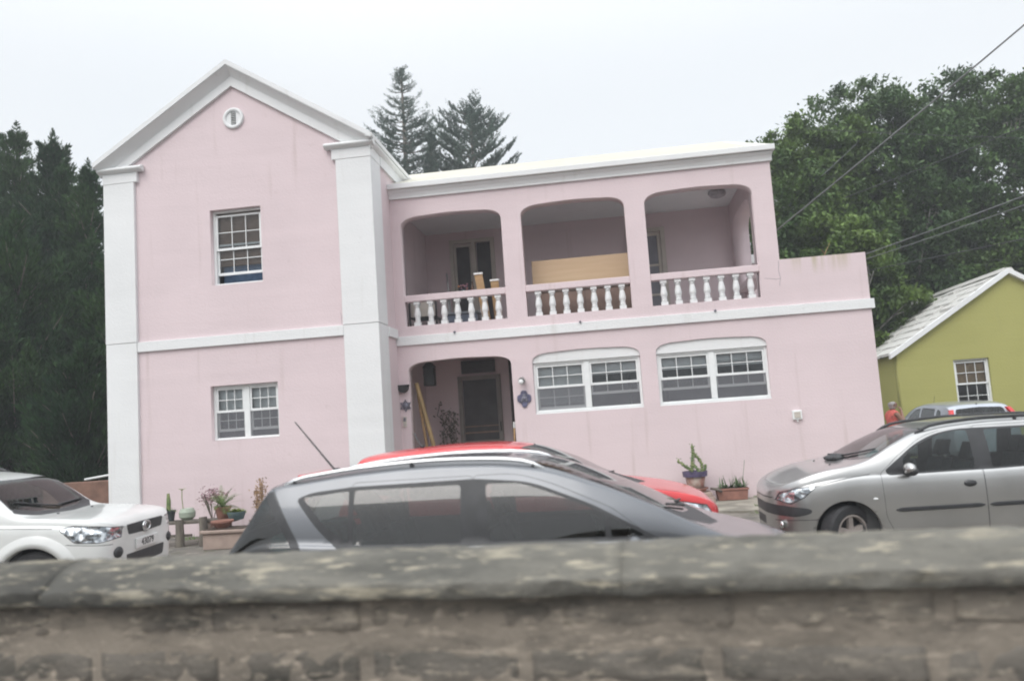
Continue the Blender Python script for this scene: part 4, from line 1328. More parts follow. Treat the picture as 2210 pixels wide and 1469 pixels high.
class Car:
    """half body (y >= 0) cut into parts, then mirrored. x runs from the nose (0) to the tail (L)."""
    def __init__(s, P):
        s.P = P
        s.top, s.belt, s.bot, s.hw = [pchip(*zip(*P[k])) for k in ('top', 'belt', 'bot', 'hw')]
        s.tum = P.get('tum', 0.27)
        s.L = P['L']
        bm = s.bm = bmesh.new()
        s.part = bm.faces.layers.int.new('part')
        s.zone = bm.faces.layers.int.new('zone')
        xs = [0, 0.012, 0.03, 0.06, 0.10, 0.15, 0.20]
        n = int((s.L - 0.4) / 0.055)
        xs += [0.25 + (s.L - 0.5) * k / n for k in range(n + 1)]
        xs += [s.L - q for q in (0.20, 0.15, 0.10, 0.06, 0.03, 0.012, 0)]
        rows = []
        zones = None
        for x in xs:
            sec, zones = s.section(x)
            rows.append([bm.verts.new((x, y, z)) for y, z in sec])
        for i in range(len(xs) - 1):
            for j in range(len(zones) - 1):
                f = bm.faces.new((rows[i][j], rows[i][j + 1], rows[i + 1][j + 1], rows[i + 1][j]))
                f[s.zone] = zones[j]
                f.smooth = True
        for row, x, rev in ((rows[0], 0, False), (rows[-1], s.L, True)):
            c = bm.verts.new((x, 0, row[0].co.z))
            prev = None
            m = len(row)
            # triangulate the cap as strips to the centre plane
            ctr = [bm.verts.new((x, 0, v.co.z)) for v in row[1:-1]]
            ctr = [c] + ctr + [row[-1]]
            for j in range(m - 1):
                vs = [row[j], row[j + 1]] + ([ctr[j + 1]] if ctr[j + 1] is not row[j + 1] else []) + [ctr[j]]
                vs = list(dict.fromkeys(vs))
                if len(vs) >= 3:
                    f = bm.faces.new(vs if rev else vs[::-1])
                    f[s.zone] = 3
                    f.smooth = True
        bm.normal_update()
    def section(s, x):
        zb, zs, zt, w = s.bot(x), s.belt(x), s.top(x), s.hw(x)
        h = max(zt - zs, 0.012)
        P = [(w * 0.84, zb), (w * 0.955, zb + 0.07), (w * 0.985, zb + 0.35 * (zs - zb)), (w, zb + 0.62 * (zs - zb)), (w * 0.985, zs - 0.05), (w * 0.955, zs)]
        sec, zones = [], []
        m = 6
        for i in range(len(P) - 1):
            p0, p1, p2, p3 = P[max(i - 1, 0)], P[i], P[i + 1], P[min(i + 2, len(P) - 1)]
            k = 2 if i == 0 else (6 if i in (1, 2) else 4)
            for q in range(k):
                t = q / k
                sec.append(tuple(0.5 * (2 * p1[c] + (p2[c] - p0[c]) * t + (2 * p0[c] - 5 * p1[c] + 4 * p2[c] - p3[c]) * t * t + (3 * p1[c] - p0[c] - 3 * p2[c] + p3[c]) * t**3) for c in (0, 1)))
                zones.append(0)
        ye, ze = w * 0.955 - s.tum * h, zs + 0.87 * h
        for q in range(9):
            t = q / 9
            bul = 0.022 * math.sin(math.pi * t) * min(1, h / 0.35)
            sec.append((w * 0.955 + (ye - w * 0.955) * t + bul, zs + (ze - zs) * t))
            zones.append(1)
        for q in range(14):
            a = math.pi / 2 * q / 13
            sec.append((ye * max(0.0, math.cos(a)) ** 0.62, ze + (zt - ze) * math.sin(a) ** 1.05 if q < 13 else zt))
            zones.append(2)
        sec[-1] = (0.0, zt)
        return sec, zones
    def side_y(s, x, z):
        """half width of the body side at (x, z)"""
        sec, _ = s.section(x)
        best = sec[0][0]
        for (y0, z0), (y1, z1) in zip(sec[:-1], sec[1:]):
            if z0 <= z <= z1 and z1 > z0:
                return y0 + (y1 - y0) * (z - z0) / (z1 - z0)
        return best
    def top_z(s, x, y):
        sec, _ = s.section(x)
        for (y0, z0), (y1, z1) in zip(sec[15:-1], sec[16:]):
            if y1 <= y <= y0 and y0 > y1:
                return z0 + (z1 - z0) * (y - y0) / (y1 - y0)
        return s.top(x)
    def cut(s, poly, ax='xz', zones=(0, 1), part=None, mat_=None, pred=None, delete=False):
        bm = s.bm
        ia, ib = {'xz': (0, 2), 'xy': (0, 1), 'yz': (1, 2)}[ax]
        def ok(f):
            return f[s.zone] in zones and (pred is None or pred(f))
        n = len(poly)
        lo = (min(p[0] for p in poly) - 0.02, min(p[1] for p in poly) - 0.02)
        hi = (max(p[0] for p in poly) + 0.02, max(p[1] for p in poly) + 0.02)
        for i in range(n):
            a, b = poly[i], poly[(i + 1) % n]
            dx, dy = b[0] - a[0], b[1] - a[1]
            if abs(dx) + abs(dy) < 1e-6:
                continue
            no = [0, 0, 0]
            no[ia], no[ib] = dy, -dx
            co = [0, 0, 0]
            co[ia], co[ib] = a
            elo = (min(a[0], b[0]) - 0.002, min(a[1], b[1]) - 0.002)
            ehi = (max(a[0], b[0]) + 0.002, max(a[1], b[1]) + 0.002)
            fs = []
            for f in bm.faces:
                if not ok(f):
                    continue
                u = [v.co[ia] for v in f.verts]
                if max(u) < elo[0] or min(u) > ehi[0]:
                    continue
                u = [v.co[ib] for v in f.verts]
                if max(u) < elo[1] or min(u) > ehi[1]:
                    continue
                fs.append(f)
            geom = list(set(fs) | {e for f in fs for e in f.edges} | {v for f in fs for v in f.verts})
            if fs:
                bmesh.ops.bisect_plane(bm, geom=geom, dist=1e-5, plane_co=co, plane_no=Vector(no).normalized())
        ins = []
        for f in bm.faces:
            if ok(f):
                c = f.calc_center_median()
                if lo[0] < c[ia] < hi[0] and lo[1] < c[ib] < hi[1] and inpoly(c[ia], c[ib], poly):
                    ins.append(f)
        if delete:
            bmesh.ops.delete(bm, geom=ins, context='FACES')
            return []
        for f in ins:
            if part is not None:
                f[s.part] = part
            if mat_ is not None:
                f.material_index = mat_
        return ins
    def seam(s, pts, ax='xz', zones=(0, 1), w=0.0035, pred=None):
        for a, b in zip(pts[:-1], pts[1:]):
            d = (Vector(b) - Vector(a)).normalized()
            n = Vector((-d.y, d.x)) * w
            a_, b_ = Vector(a), Vector(b)
            s.cut([tuple(a_ + n), tuple(a_ - n), tuple(b_ - n), tuple(b_ + n)], ax, zones, None, 1, pred)
    def window(s, poly, part, seal=0.022, zones=(0, 1)):
        s.cut(offset_poly(poly, seal), 'xz', zones, None, 1)
        s.cut(poly, 'xz', zones, part, 2)
    def door(s, poly, part, zones=(0, 1)):
        s.cut(offset_poly(poly, 0.004), 'xz', zones, None, 1)
        s.cut(poly, 'xz', zones, part, 0)
    def arch(s, x, z, r):
        p = [(x + r * math.cos(2 * math.pi * k / 32), z + r * math.sin(2 * math.pi * k / 32)) for k in range(32)]
        s.cut(offset_poly(p, 0.0), 'xz', (0, 1), delete=True)
        es = [e for e in s.bm.edges if e.is_boundary and all(abs(math.hypot(v.co.x - x, v.co.z - z) - r) < 0.02 and v.co.y > 0.2 for v in e.verts)]
        g = bmesh.ops.extrude_edge_only(s.bm, edges=es)['geom']
        vs = [q for q in g if isinstance(q, bmesh.types.BMVert)]
        for v in vs:
            v.co.y -= 0.09
            d = Vector((v.co.x - x, 0, v.co.z - z)).normalized()
            v.co += d * 0.004
        for q in g:
            if isinstance(q, bmesh.types.BMFace):
                q[s.zone] = 9
    def mesh(s, name, part, mirror, dx):
        """mirror: 1 as built (+y), -1 mirrored, 0 both joined"""
        fs = [f for f in s.bm.faces if f[s.part] == part]
        V, F, MI = [], [], []
        def put(sg):
            idx = {}
            for f in fs:
                q = []
                for v in f.verts:
                    if v.index not in idx:
                        idx[v.index] = len(V)
                        V.append((v.co.x - dx, v.co.y * sg, v.co.z))
                    q.append(idx[v.index])
                F.append(q if sg > 0 else q[::-1])
                MI.append(f.material_index)
        s.bm.verts.index_update()
        if mirror in (0, 1):
            put(1)
        if mirror in (0, -1):
            put(-1)
        me = bpy.data.meshes.new(name)
        me.from_pydata(V, [], F)
        me.polygons.foreach_set('material_index', MI)
        if mirror == 0:
            bm = bmesh.new()
            bm.from_mesh(me)
            bmesh.ops.remove_doubles(bm, verts=bm.verts, dist=2e-4)
            bmesh.ops.recalc_face_normals(bm, faces=bm.faces)
            bm.to_mesh(me)
            bm.free()
        me.polygons.foreach_set('use_smooth', [True] * len(me.polygons))
        me.update()
        return me

def wheel_meshes(r, w, spokes=5):
    t = MB().lathe([(r * 0.64, -w / 2 + 0.012), (r * 0.72, -w / 2), (r * 0.93, -w / 2 + 0.004), (r, -w / 2 + 0.03), (r, w / 2 - 0.03), (r * 0.93, w / 2 - 0.004), (r * 0.72, w / 2), (r * 0.64, w / 2 - 0.012)], n=36, axis='y', cap=False)
    # tread grooves
    o = t.build('tyre', M['rubber'], None, smooth=False, world=False)
    rm = MB()
    yo = -w / 2 + 0.02
    rm.lathe([(r * 0.56, yo + 0.02), (r * 0.60, yo - 0.012), (r * 0.655, yo - 0.012), (r * 0.66, yo + 0.04), (r * 0.60, yo + 0.10)], n=36, axis='y', cap=False)
    rm.lathe([(1e-6, yo + 0.004), (r * 0.13, yo + 0.006), (r * 0.16, yo + 0.03), (r * 0.16, yo + 0.05)], n=20, axis='y', cap=False)
    for k in range(spokes):
        a = 2 * math.pi * k / spokes + 0.3
        ca, sa = math.cos(a), math.sin(a)
        def pt(rr, ww, y):
            return (rr * ca - ww * sa, y, rr * sa + ww * ca)
        V = [pt(r * 0.12, r * 0.10, yo + 0.012), pt(r * 0.12, -r * 0.10, yo + 0.012), pt(r * 0.60, -r * 0.085, yo + 0.004), pt(r * 0.60, r * 0.085, yo + 0.004),
             pt(r * 0.12, r * 0.12, yo + 0.045), pt(r * 0.12, -r * 0.12, yo + 0.045), pt(r * 0.60, -r * 0.11, yo + 0.045), pt(r * 0.60, r * 0.11, yo + 0.045)]
        rm.add(V, [(0, 1, 2, 3), (0, 4, 5, 1), (1, 5, 6, 2), (2, 6, 7, 3), (3, 7, 4, 0)])
    o2 = rm.build('rim', M['alloy'], None, world=False)
    dk = MB().lathe([(r * 0.60, yo + 0.07), (r * 0.60, yo + 0.075)], n=24, axis='y').build('brake_disc', M['iron'], None, world=False)
    return o, o2, dk

def build_car(name, label, cat, pos, rot, P, paintm, glassm=None):
    """pos: ground point under the body centre; rot 0 = nose towards -x"""
    glassm = glassm or M['carglass']
    c = Car(P)
    root = thing(name, label, cat, (pos[0], pos[1], pos[2] if len(pos) > 2 else 0), None, rot)
    dx = c.L / 2
    mats = [paintm, M['trim'], glassm, M['lamp'], M['redlamp'], M['chrome']]
    for fn in P['cuts']:
        fn(c)
    names = P['parts']        # id -> (name, parent id or None, 'side' | 'mid')
    objs = {}
    def mk(nm, me, parent):
        o = bpy.data.objects.new(nm, me)
        COL.objects.link(o)
        for m in mats:
            me.materials.append(m)
        o.parent = parent
        return o
    mk('body', c.mesh('body', 0, 0, dx), root)
    for pid, (nm, par, kind) in names.items():
        if not any(f[c.part] == pid for f in c.bm.faces):
            continue
        if kind == 'mid':
            objs[pid, 0] = mk(nm, c.mesh(nm, pid, 0, dx), root)
        else:
            for sg in (1, -1):
                objs[pid, sg] = mk(nm, c.mesh(nm, pid, sg, dx), objs[par, sg] if par else root)
    def add(nm, mb, m, parent=None, smooth=False, bev=0.0):
        o = mb.build(nm, m, None, smooth, bev, world=False)
        o.parent = parent or root
        return o
    # wheels and wells
    R_, WX = P['wheel_r'], P['wheels']
    tw = P.get('tyre_w', 0.19)
    track = P['track']
    tyre, rim, disc = wheel_meshes(R_, tw)
    first = True
    for wi, wx in enumerate(WX):
        for sg in (1, -1):
            we = bpy.data.objects.new('wheel', None)
            COL.objects.link(we)
            we.parent = root
            steer = P.get('steer', 0.0) if wi == 0 else 0.0
            we.location = (wx - dx, sg * track, R_)
            we.rotation_euler = (0, 0.35 * wi, (0 if sg < 0 else math.pi) + steer)
            for src in (tyre, rim, disc):
                o = src if first else src.copy()
                if not first:
                    COL.objects.link(o)
                o.parent = we
            first = False
        ar = P['arch_r'] + 0.03
        n = 18
        for sg in (1, -1):
            V, F = [], []
            yo, yi = sg * (c.hw(wx) - 0.075), sg * (c.hw(wx) - 0.42)
            for k in range(n + 1):
                a = math.pi * (-0.12 + 1.24 * k / n)
                for y in (yo, yi):
                    V.append((wx - dx + ar * math.cos(a), y, R_ + ar * math.sin(a)))
            for k in range(n):
                F.append((2 * k, 2 * k + 1, 2 * k + 3, 2 * k + 2))
            F.append(tuple(2 * k + 1 for k in range(n + 1)))
            o = MB().add(V, F).build('wheel_well', M['rubber'], None, fix=False, world=False)
            o.parent = root
    # floor and cabin
    zb = c.bot(c.L / 2)
    add('floor_pan', MB().box(0.25 - dx, c.L - 0.2 - dx, -0.58, 0.58, zb + 0.02, zb + 0.10), M['dash'])
    cab = P['cabin']      # (dash x, front seat x, rear seat x, seat top z)
    bz = c.belt(cab[1])
    add('dashboard', MB().prism([(cab[0] - 0.22 - dx, zb + 0.1), (cab[0] + 0.25 - dx, zb + 0.1), (cab[0] + 0.22 - dx, bz - 0.06), (cab[0] - 0.15 - dx, bz - 0.03), (cab[0] - 0.3 - dx, bz - 0.05)], 'y', -c.hw(cab[0]) + 0.12, c.hw(cab[0]) - 0.12), M['dash'], bev=0.02)
    for sx, wid, ys in ((cab[1], 0.24, (0.36, -0.36)), (cab[2], 0.24, (0.36, -0.36))):
        for y in ys:
            mb = MB().prism([(sx - 0.48 - dx, zb + 0.12), (sx - dx, zb + 0.12), (sx - dx, zb + 0.30), (sx - 0.46 - dx, zb + 0.33)], 'y', y - wid, y + wid)
            mb.prism([(sx - 0.07 - dx, zb + 0.25), (sx + 0.06 - dx, zb + 0.25), (sx + 0.20 - dx, cab[3]), (sx + 0.10 - dx, cab[3])], 'y', y - wid + 0.02, y + wid - 0.02)
            mb.prism([(sx + 0.10 - dx, cab[3] + 0.03), (sx + 0.20 - dx, cab[3] + 0.03), (sx + 0.25 - dx, cab[3] + 0.20), (sx + 0.17 - dx, cab[3] + 0.20)], 'y', y - 0.12, y + 0.12)
            mb.box(sx + 0.15 - dx, sx + 0.17 - dx, y - 0.05, y - 0.035, cab[3] - 0.02, cab[3] + 0.05)
            mb.box(sx + 0.15 - dx, sx + 0.17 - dx, y + 0.035, y + 0.05, cab[3] - 0.02, cab[3] + 0.05)
            add('seat', mb, M['seat'], bev=0.03)
    add('steering_wheel', MB().tube([(cab[0] + 0.42 + 0.07 * math.cos(k * 0.5236) - dx, P.get('wheel_side', -1) * -0.36 + 0.18 * math.sin(k * 0.5236), bz - 0.06 + 0.165 * math.cos(k * 0.5236)) for k in range(13)], 0.014, 8), M['dash'], smooth=True)
    # mirrors
    if P.get('mirror'):
        mx, mz, mm = P['mirror']
        for sg in (1, -1):
            y = sg * (c.side_y(mx, mz) + 0.0)
            mb = MB().ball((mx - 0.01 - dx, y + sg * 0.13, mz + 0.045), 0.06, 0.10, 0.062, 14, 10)
            o = add('mirror', mb, M[mm] if isinstance(mm, str) else mm, smooth=True)
            add('mirror_foot', MB().tube([(mx - dx, y - sg * 0.01, mz - 0.02), (mx - dx, y + sg * 0.10, mz + 0.01)], [0.035, 0.03], 8), M['trim'], parent=o, smooth=True)
            add('mirror_shell_base', MB().ball((mx + 0.003 - dx, y + sg * 0.13, mz + 0.022), 0.062, 0.102, 0.052, 14, 10), M['trim'], parent=o, smooth=True)
    # roof rails
    if P.get('rails'):
        ra, rb, hh, ins, rm_, rr = P['rails']
        for sg in (1, -1):
            pts = []
            n = 26
            for k in range(n + 1):
                t = k / n
                x = ra + (rb - ra) * t
                sec, zz = c.section(x)
                j = zz.index(2)
                y0, z0 = sec[j][0] - ins, c.top_z(x, sec[j][0] - ins)
                lift = hh * min(1, math.sin(math.pi * t) * 5.0)
                if t in (0, 1):
                    lift = -0.01
                pts.append((x - dx, sg * y0, z0 + lift))
            o = add('roof_rail', MB().tube(pts, rr, 8), rm_, smooth=True)
            for k in (1, 13, 25):
                o2 = MB()
                o2.tube([(pts[k][0], pts[k][1], pts[k][2]), (pts[k][0], pts[k][1], pts[k][2] - hh - 0.02)], rr * 1.1, 6)
                add('rail_foot', o2, M['trim'] if rm_ is not M['trim'] else rm_, parent=o)
    # wipers on the screen base
    if P.get('wipers'):
        for (xa, ya), (xb, yb) in P['wipers']:
            pts = [(xa + (xb - xa) * t / 8 - dx, ya + (yb - ya) * t / 8, c.top_z(xa + (xb - xa) * t / 8, abs(ya + (yb - ya) * t / 8)) + 0.018) for t in range(9)]
            add('wiper', MB().tube(pts, 0.010, 5), M['trim'], smooth=True)
    for fn in P.get('extras', []):
        fn(c, add, root, dx)
    c.bm.free()
    return root

def strip(c, add, nm, m, x0, x1, z0, z1, dz=0.0, out=0.012, th=0.05, sides=(1, -1), r=0.0):
    """moulding along the body side from x0 to x1, between heights z0 and z1"""
    for sg in sides:
        n = 24
        V, F = [], []
        for k in range(n + 1):
            t = k / n
            x = x0 + (x1 - x0) * t
            e = min(1.0, 0.25 + 0.75 * min(t, 1 - t) * 18)
            zc, hh = (z0 + z1) / 2 + dz * t, (z1 - z0) / 2 * e
            for q, (fz, oy) in enumerate(((-1, -0.004), (-0.6, out), (0.6, out), (1, -0.004))):
                z = zc + fz * hh
                V.append((x - c.L / 2, sg * (c.side_y(x, z) + oy * e), z))
        for k in range(n):
            for q in range(3):
                F.append((4 * k + q, 4 * k + q + 1, 4 * k + q + 5, 4 * k + q + 4))
        F += [(0, 1, 2, 3), (4 * n + 3, 4 * n + 2, 4 * n + 1, 4 * n)]
        add(nm, MB().add(V, F), m, smooth=False)

def screen_cut(x0, x1, y0, y1, part, bow0=0.10, bow1=0.06, seal=0.02):
    """windscreen or rear screen outline in plan on the crown (y >= 0 half)"""
    def f(c):
        n = 6
        P = []
        for k in range(n + 1):
            y = -0.02 + (y0 + 0.02) * k / n
            P.append((x0 + bow0 * (max(0, y) / y0) ** 2, y))
        for k in range(n, -1, -1):
            y = -0.02 + (y1 + 0.02) * k / n
            P.append((x1 + bow1 * (max(0, y) / y1) ** 2, y))
        c.cut(offset_poly(P, seal), 'xy', (2, 1), None, 1)
        c.cut(P, 'xy', (2, 1), part, 2)
    return f

PARTS = {1: ('door', None, 'side'), 2: ('door', None, 'side'), 3: ('window_glass', 1, 'side'), 4: ('window_glass', 2, 'side'), 5: ('quarter_glass', None, 'side'), 6: ('windscreen', None, 'mid'),
         7: ('rear_screen', None, 'mid'), 8: ('headlight', None, 'side'), 9: ('tail_light', None, 'side'), 10: ('quarter_glass', 1, 'side'), 11: ('grille', None, 'mid'), 12: ('bumper_strip', None, 'mid'), 13: ('fog_light', None, 'side'), 14: ('rear_side_glass', None, 'side'), 15: ('cowl', None, 'mid'), 16: ('lower_grille', None, 'mid')}

# ---- silver estate car, nose to the left
def silver_extras(c, add, root, dx):
    strip(c, add, 'rub_strip', M['trim'], 1.22, 2.10, 0.495, 0.545, 0.01, 0.016)
    strip(c, add, 'rub_strip', M['trim'], 2.145, 2.91, 0.505, 0.555, 0.01, 0.016)
    for sg in (1, -1):
        y = sg * c.side_y(1.98, 0.75)
        add('door_handle', MB().ball((1.98 - dx, y + sg * 0.003, 0.755), 0.065, 0.02, 0.035, 16, 10), M['trim'], smooth=True)
        y = sg * c.side_y(1.03, 0.645)
        add('side_marker', MB().ball((1.03 - dx, y, 0.645), 0.026, 0.008, 0.012, 10, 6), M['vinyl'], smooth=True)
    for y, z in ((0.62, 0.40), (-0.62, 0.40)):
        x = 0.09
        add('fog_light', MB().ball((x + 0.0 - dx, y, z), 0.02, 0.05, 0.042, 12, 8), M['chrome'], smooth=True)
    # paper permit behind the windscreen
    V = []
    for x, y in ((1.06, -0.60), (1.06, -0.44), (1.19, -0.44), (1.19, -0.60)):
        V.append((x - dx, y, c.top_z(x, abs(y)) - 0.012))
    add('permit_sticker', MB().add(V, [(0, 1, 2, 3)]), M['sticker'])
    # crumpled cloth on the cowl
    mb = MB()
    random.seed(9)
    for k in range(9):
        x = 0.90 + random.uniform(-0.05, 0.05)
        y = -0.05 + 0.35 * k / 9
        mb.ball((x - dx, y, c.top_z(x, abs(y)) + 0.015), 0.06, 0.05, 0.028, 8, 6)
    add('wiper_blade', mb, M['trim'], smooth=True)
    for y in (-0.35, 0.35):
        add('washer_jet', MB().ball((0.72 - dx, y, c.top_z(0.72, abs(y)) + 0.004), 0.012, 0.016, 0.008, 8, 5), M['trim'], smooth=True)
silver = dict(
    L=3.89, tum=0.27,
    top=[(0, .69), (.02, .735), (.08, .785), (.20, .845), (.38, .915), (.56, .965), (0.84, 1.005), (0.98, 1.045), (1.31, 1.215), (1.61, 1.335), (1.91, 1.39), (2.36, 1.415), (3.16, 1.40), (3.58, 1.335), (3.74, 1.16), (3.84, .98), (3.89, .90)],
    belt=[(0, .655), (.15, .74), (.42, .825), (0.96, .885), (2.16, .885), (3.26, .93), (3.89, .86)],
    bot=[(0, .27), (.12, .20), (.5, .19), (3.26, .20), (3.76, .27), (3.89, .34)],
    hw=[(0, .24), (.03, .42), (.09, .585), (.18, .70), (.36, .785), (0.76, .82), (3.06, .82), (3.56, .78), (3.79, .72), (3.89, .60)],
    wheels=(0.74, 3.18), wheel_r=.295, arch_r=.335, track=.70, steer=R(26), cabin=(1.11, 2.01, 2.86, .95), wheel_side=1,
    mirror=(1.38, .90, 'p_silver'), rails=(1.56, 3.61, .035, .045, M['trim'], .017), wipers=[((0.96, .05), (1.16, -.55)), ((0.94, .55), (0.98, .02))],
    cuts=[lambda c: c.arch(0.74, .305, .335), lambda c: c.arch(3.18, .305, .335),
          lambda c: c.door(fillet([(1.115, .90), (1.125, .45), (1.22, .245), (2.122, .235), (2.122, .95), (2.122, 1.335), (1.88, 1.335), (1.58, 1.245), (1.3, 1.06)], [.02, .05, .1, .03, 0, .03, .1, .1, .05]), 1),
          lambda c: c.door(fillet([(2.132, .95), (2.132, .235), (2.76, .235), (2.88, .52), (3.06, .70), (3.08, 1.10), (3.02, 1.33), (2.132, 1.338)], [0, .03, .05, .1, .1, .05, .06, .03]), 2),
          lambda c: c.cut(fillet([(1.16, .93), (1.195, .875), (2.06, .885), (2.22, .885), (3.03, .905), (3.03, 1.305), (1.96, 1.315), (1.72, 1.275), (1.5, 1.18)], [.03, .03, 0, 0, .04, .05, .1, .1, .1]), 'xz', (0, 1), None, 1),
          lambda c: c.cut(fillet([(1.35, .90), (2.06, .905), (2.06, 1.292), (1.93, 1.295), (1.73, 1.255), (1.52, 1.165), (1.36, 1.045)], [.01, .03, .03, .1, .1, .1, .03]), 'xz', (0, 1), 3, 2),
          lambda c: c.cut(fillet([(2.23, .905), (2.98, .925), (2.98, 1.285), (2.23, 1.292)], .03), 'xz', (0, 1), 4, 2),
          lambda c: c.window(fillet([(3.16, .96), (3.66, 1.0), (3.52, 1.26), (3.14, 1.285)], .04), 5),
          screen_cut(0.91, 1.595, .66, .545, 6, .16, .07), screen_cut(3.62, 3.72, .55, .58, 7, 0, 0),
          lambda c: c.cut(offset_poly([(.075, .665), (.19, .63), (.32, .70), (.44, .80), (.26, .78), (.11, .735)], .012), 'xz', (0, 1, 2), None, 1),
          lambda c: c.cut([(.075, .665), (.19, .63), (.32, .70), (.44, .80), (.26, .78), (.11, .735)], 'xz', (0, 1, 2), 8, 3),
          lambda c: c.cut(fillet([(-.05, .50), (.22, .485), (.36, .515), (.39, .55), (.35, .575), (.15, .60), (-.05, .615)], [0, .02, .05, .03, .05, 0, 0]), 'xz', (0, 3), 12, 1),
          lambda c: c.cut([(-.1, .36), (.22, .36), (.22, .455), (-.1, .455)], 'yz', (3, 0), 16, 1, pred=lambda f: f.calc_center_median().x < .06),
          lambda c: c.cut([(-.05, .668), (.52, .668), (.52, .682), (-.05, .682)], 'yz', (3, 0, 1, 2), None, 1, pred=lambda f: f.calc_center_median().x < .05),
          lambda c: c.seam([(.05, .44), (.25, .452), (.60, .46)]),
          lambda c: c.seam([(.44, .805), (0.76, .87), (1.01, .90)], zones=(0, 1, 2)),
          lambda c: c.seam([(.11, .0), (.12, .30), (.19, .52), (.3, .62)], 'xy', (2,), pred=lambda f: True),
          lambda c: c.seam([(1.04, .30), (1.22, .31)]),
          lambda c: c.cut([(3.76, .62), (3.91, .62), (3.91, .98), (3.76, .95)], 'xz', (0, 1, 3), 9, 4, pred=lambda f: f.calc_center_median().y > .45)],
    parts=PARTS, extras=[silver_extras])
build_car('silver_car', 'silver estate car with black roof rails facing left at the right edge', 'car', (1.625 + 3.89 / 2, -5.38, 0), 0.0, silver, M['p_silver'])

# ---- graphite estate car, nearest, nose to the right
def grey_extras(c, add, root, dx):
    x = 3.70
    add('antenna', MB().tube([(x - dx, 0.0, c.top(x)), (x + 0.04 - dx, 0, c.top(x) + 0.015), (x + 0.36 - dx, 0, c.top(x) + 0.42)], [0.022, 0.009, 0.005], 8), M['trim'], smooth=True)
    add('cargo_bag', MB().box(3.72 - dx, 4.12 - dx, -.5, .5, .62, .97), mat('teal_bag', (.10, .24, .24), .8, var=.3, vscale=8), bev=.06)
    # high brake light in the spoiler lip
    add('brake_light', MB().box(3.86 - dx, 3.93 - dx, -0.30, 0.30, c.top(3.9) - 0.004, c.top(3.9) + 0.018), M['redlamp'], bev=0.006)
    for sg in (1, -1):
        for hx, hz in ((2.28, .80), (3.18, .82)):
            y = sg * c.side_y(hx, hz)
            add('door_handle', MB().ball((hx - dx, y + sg * .01, hz), .075, .02, .018, 14, 8), M['trim'], smooth=True)
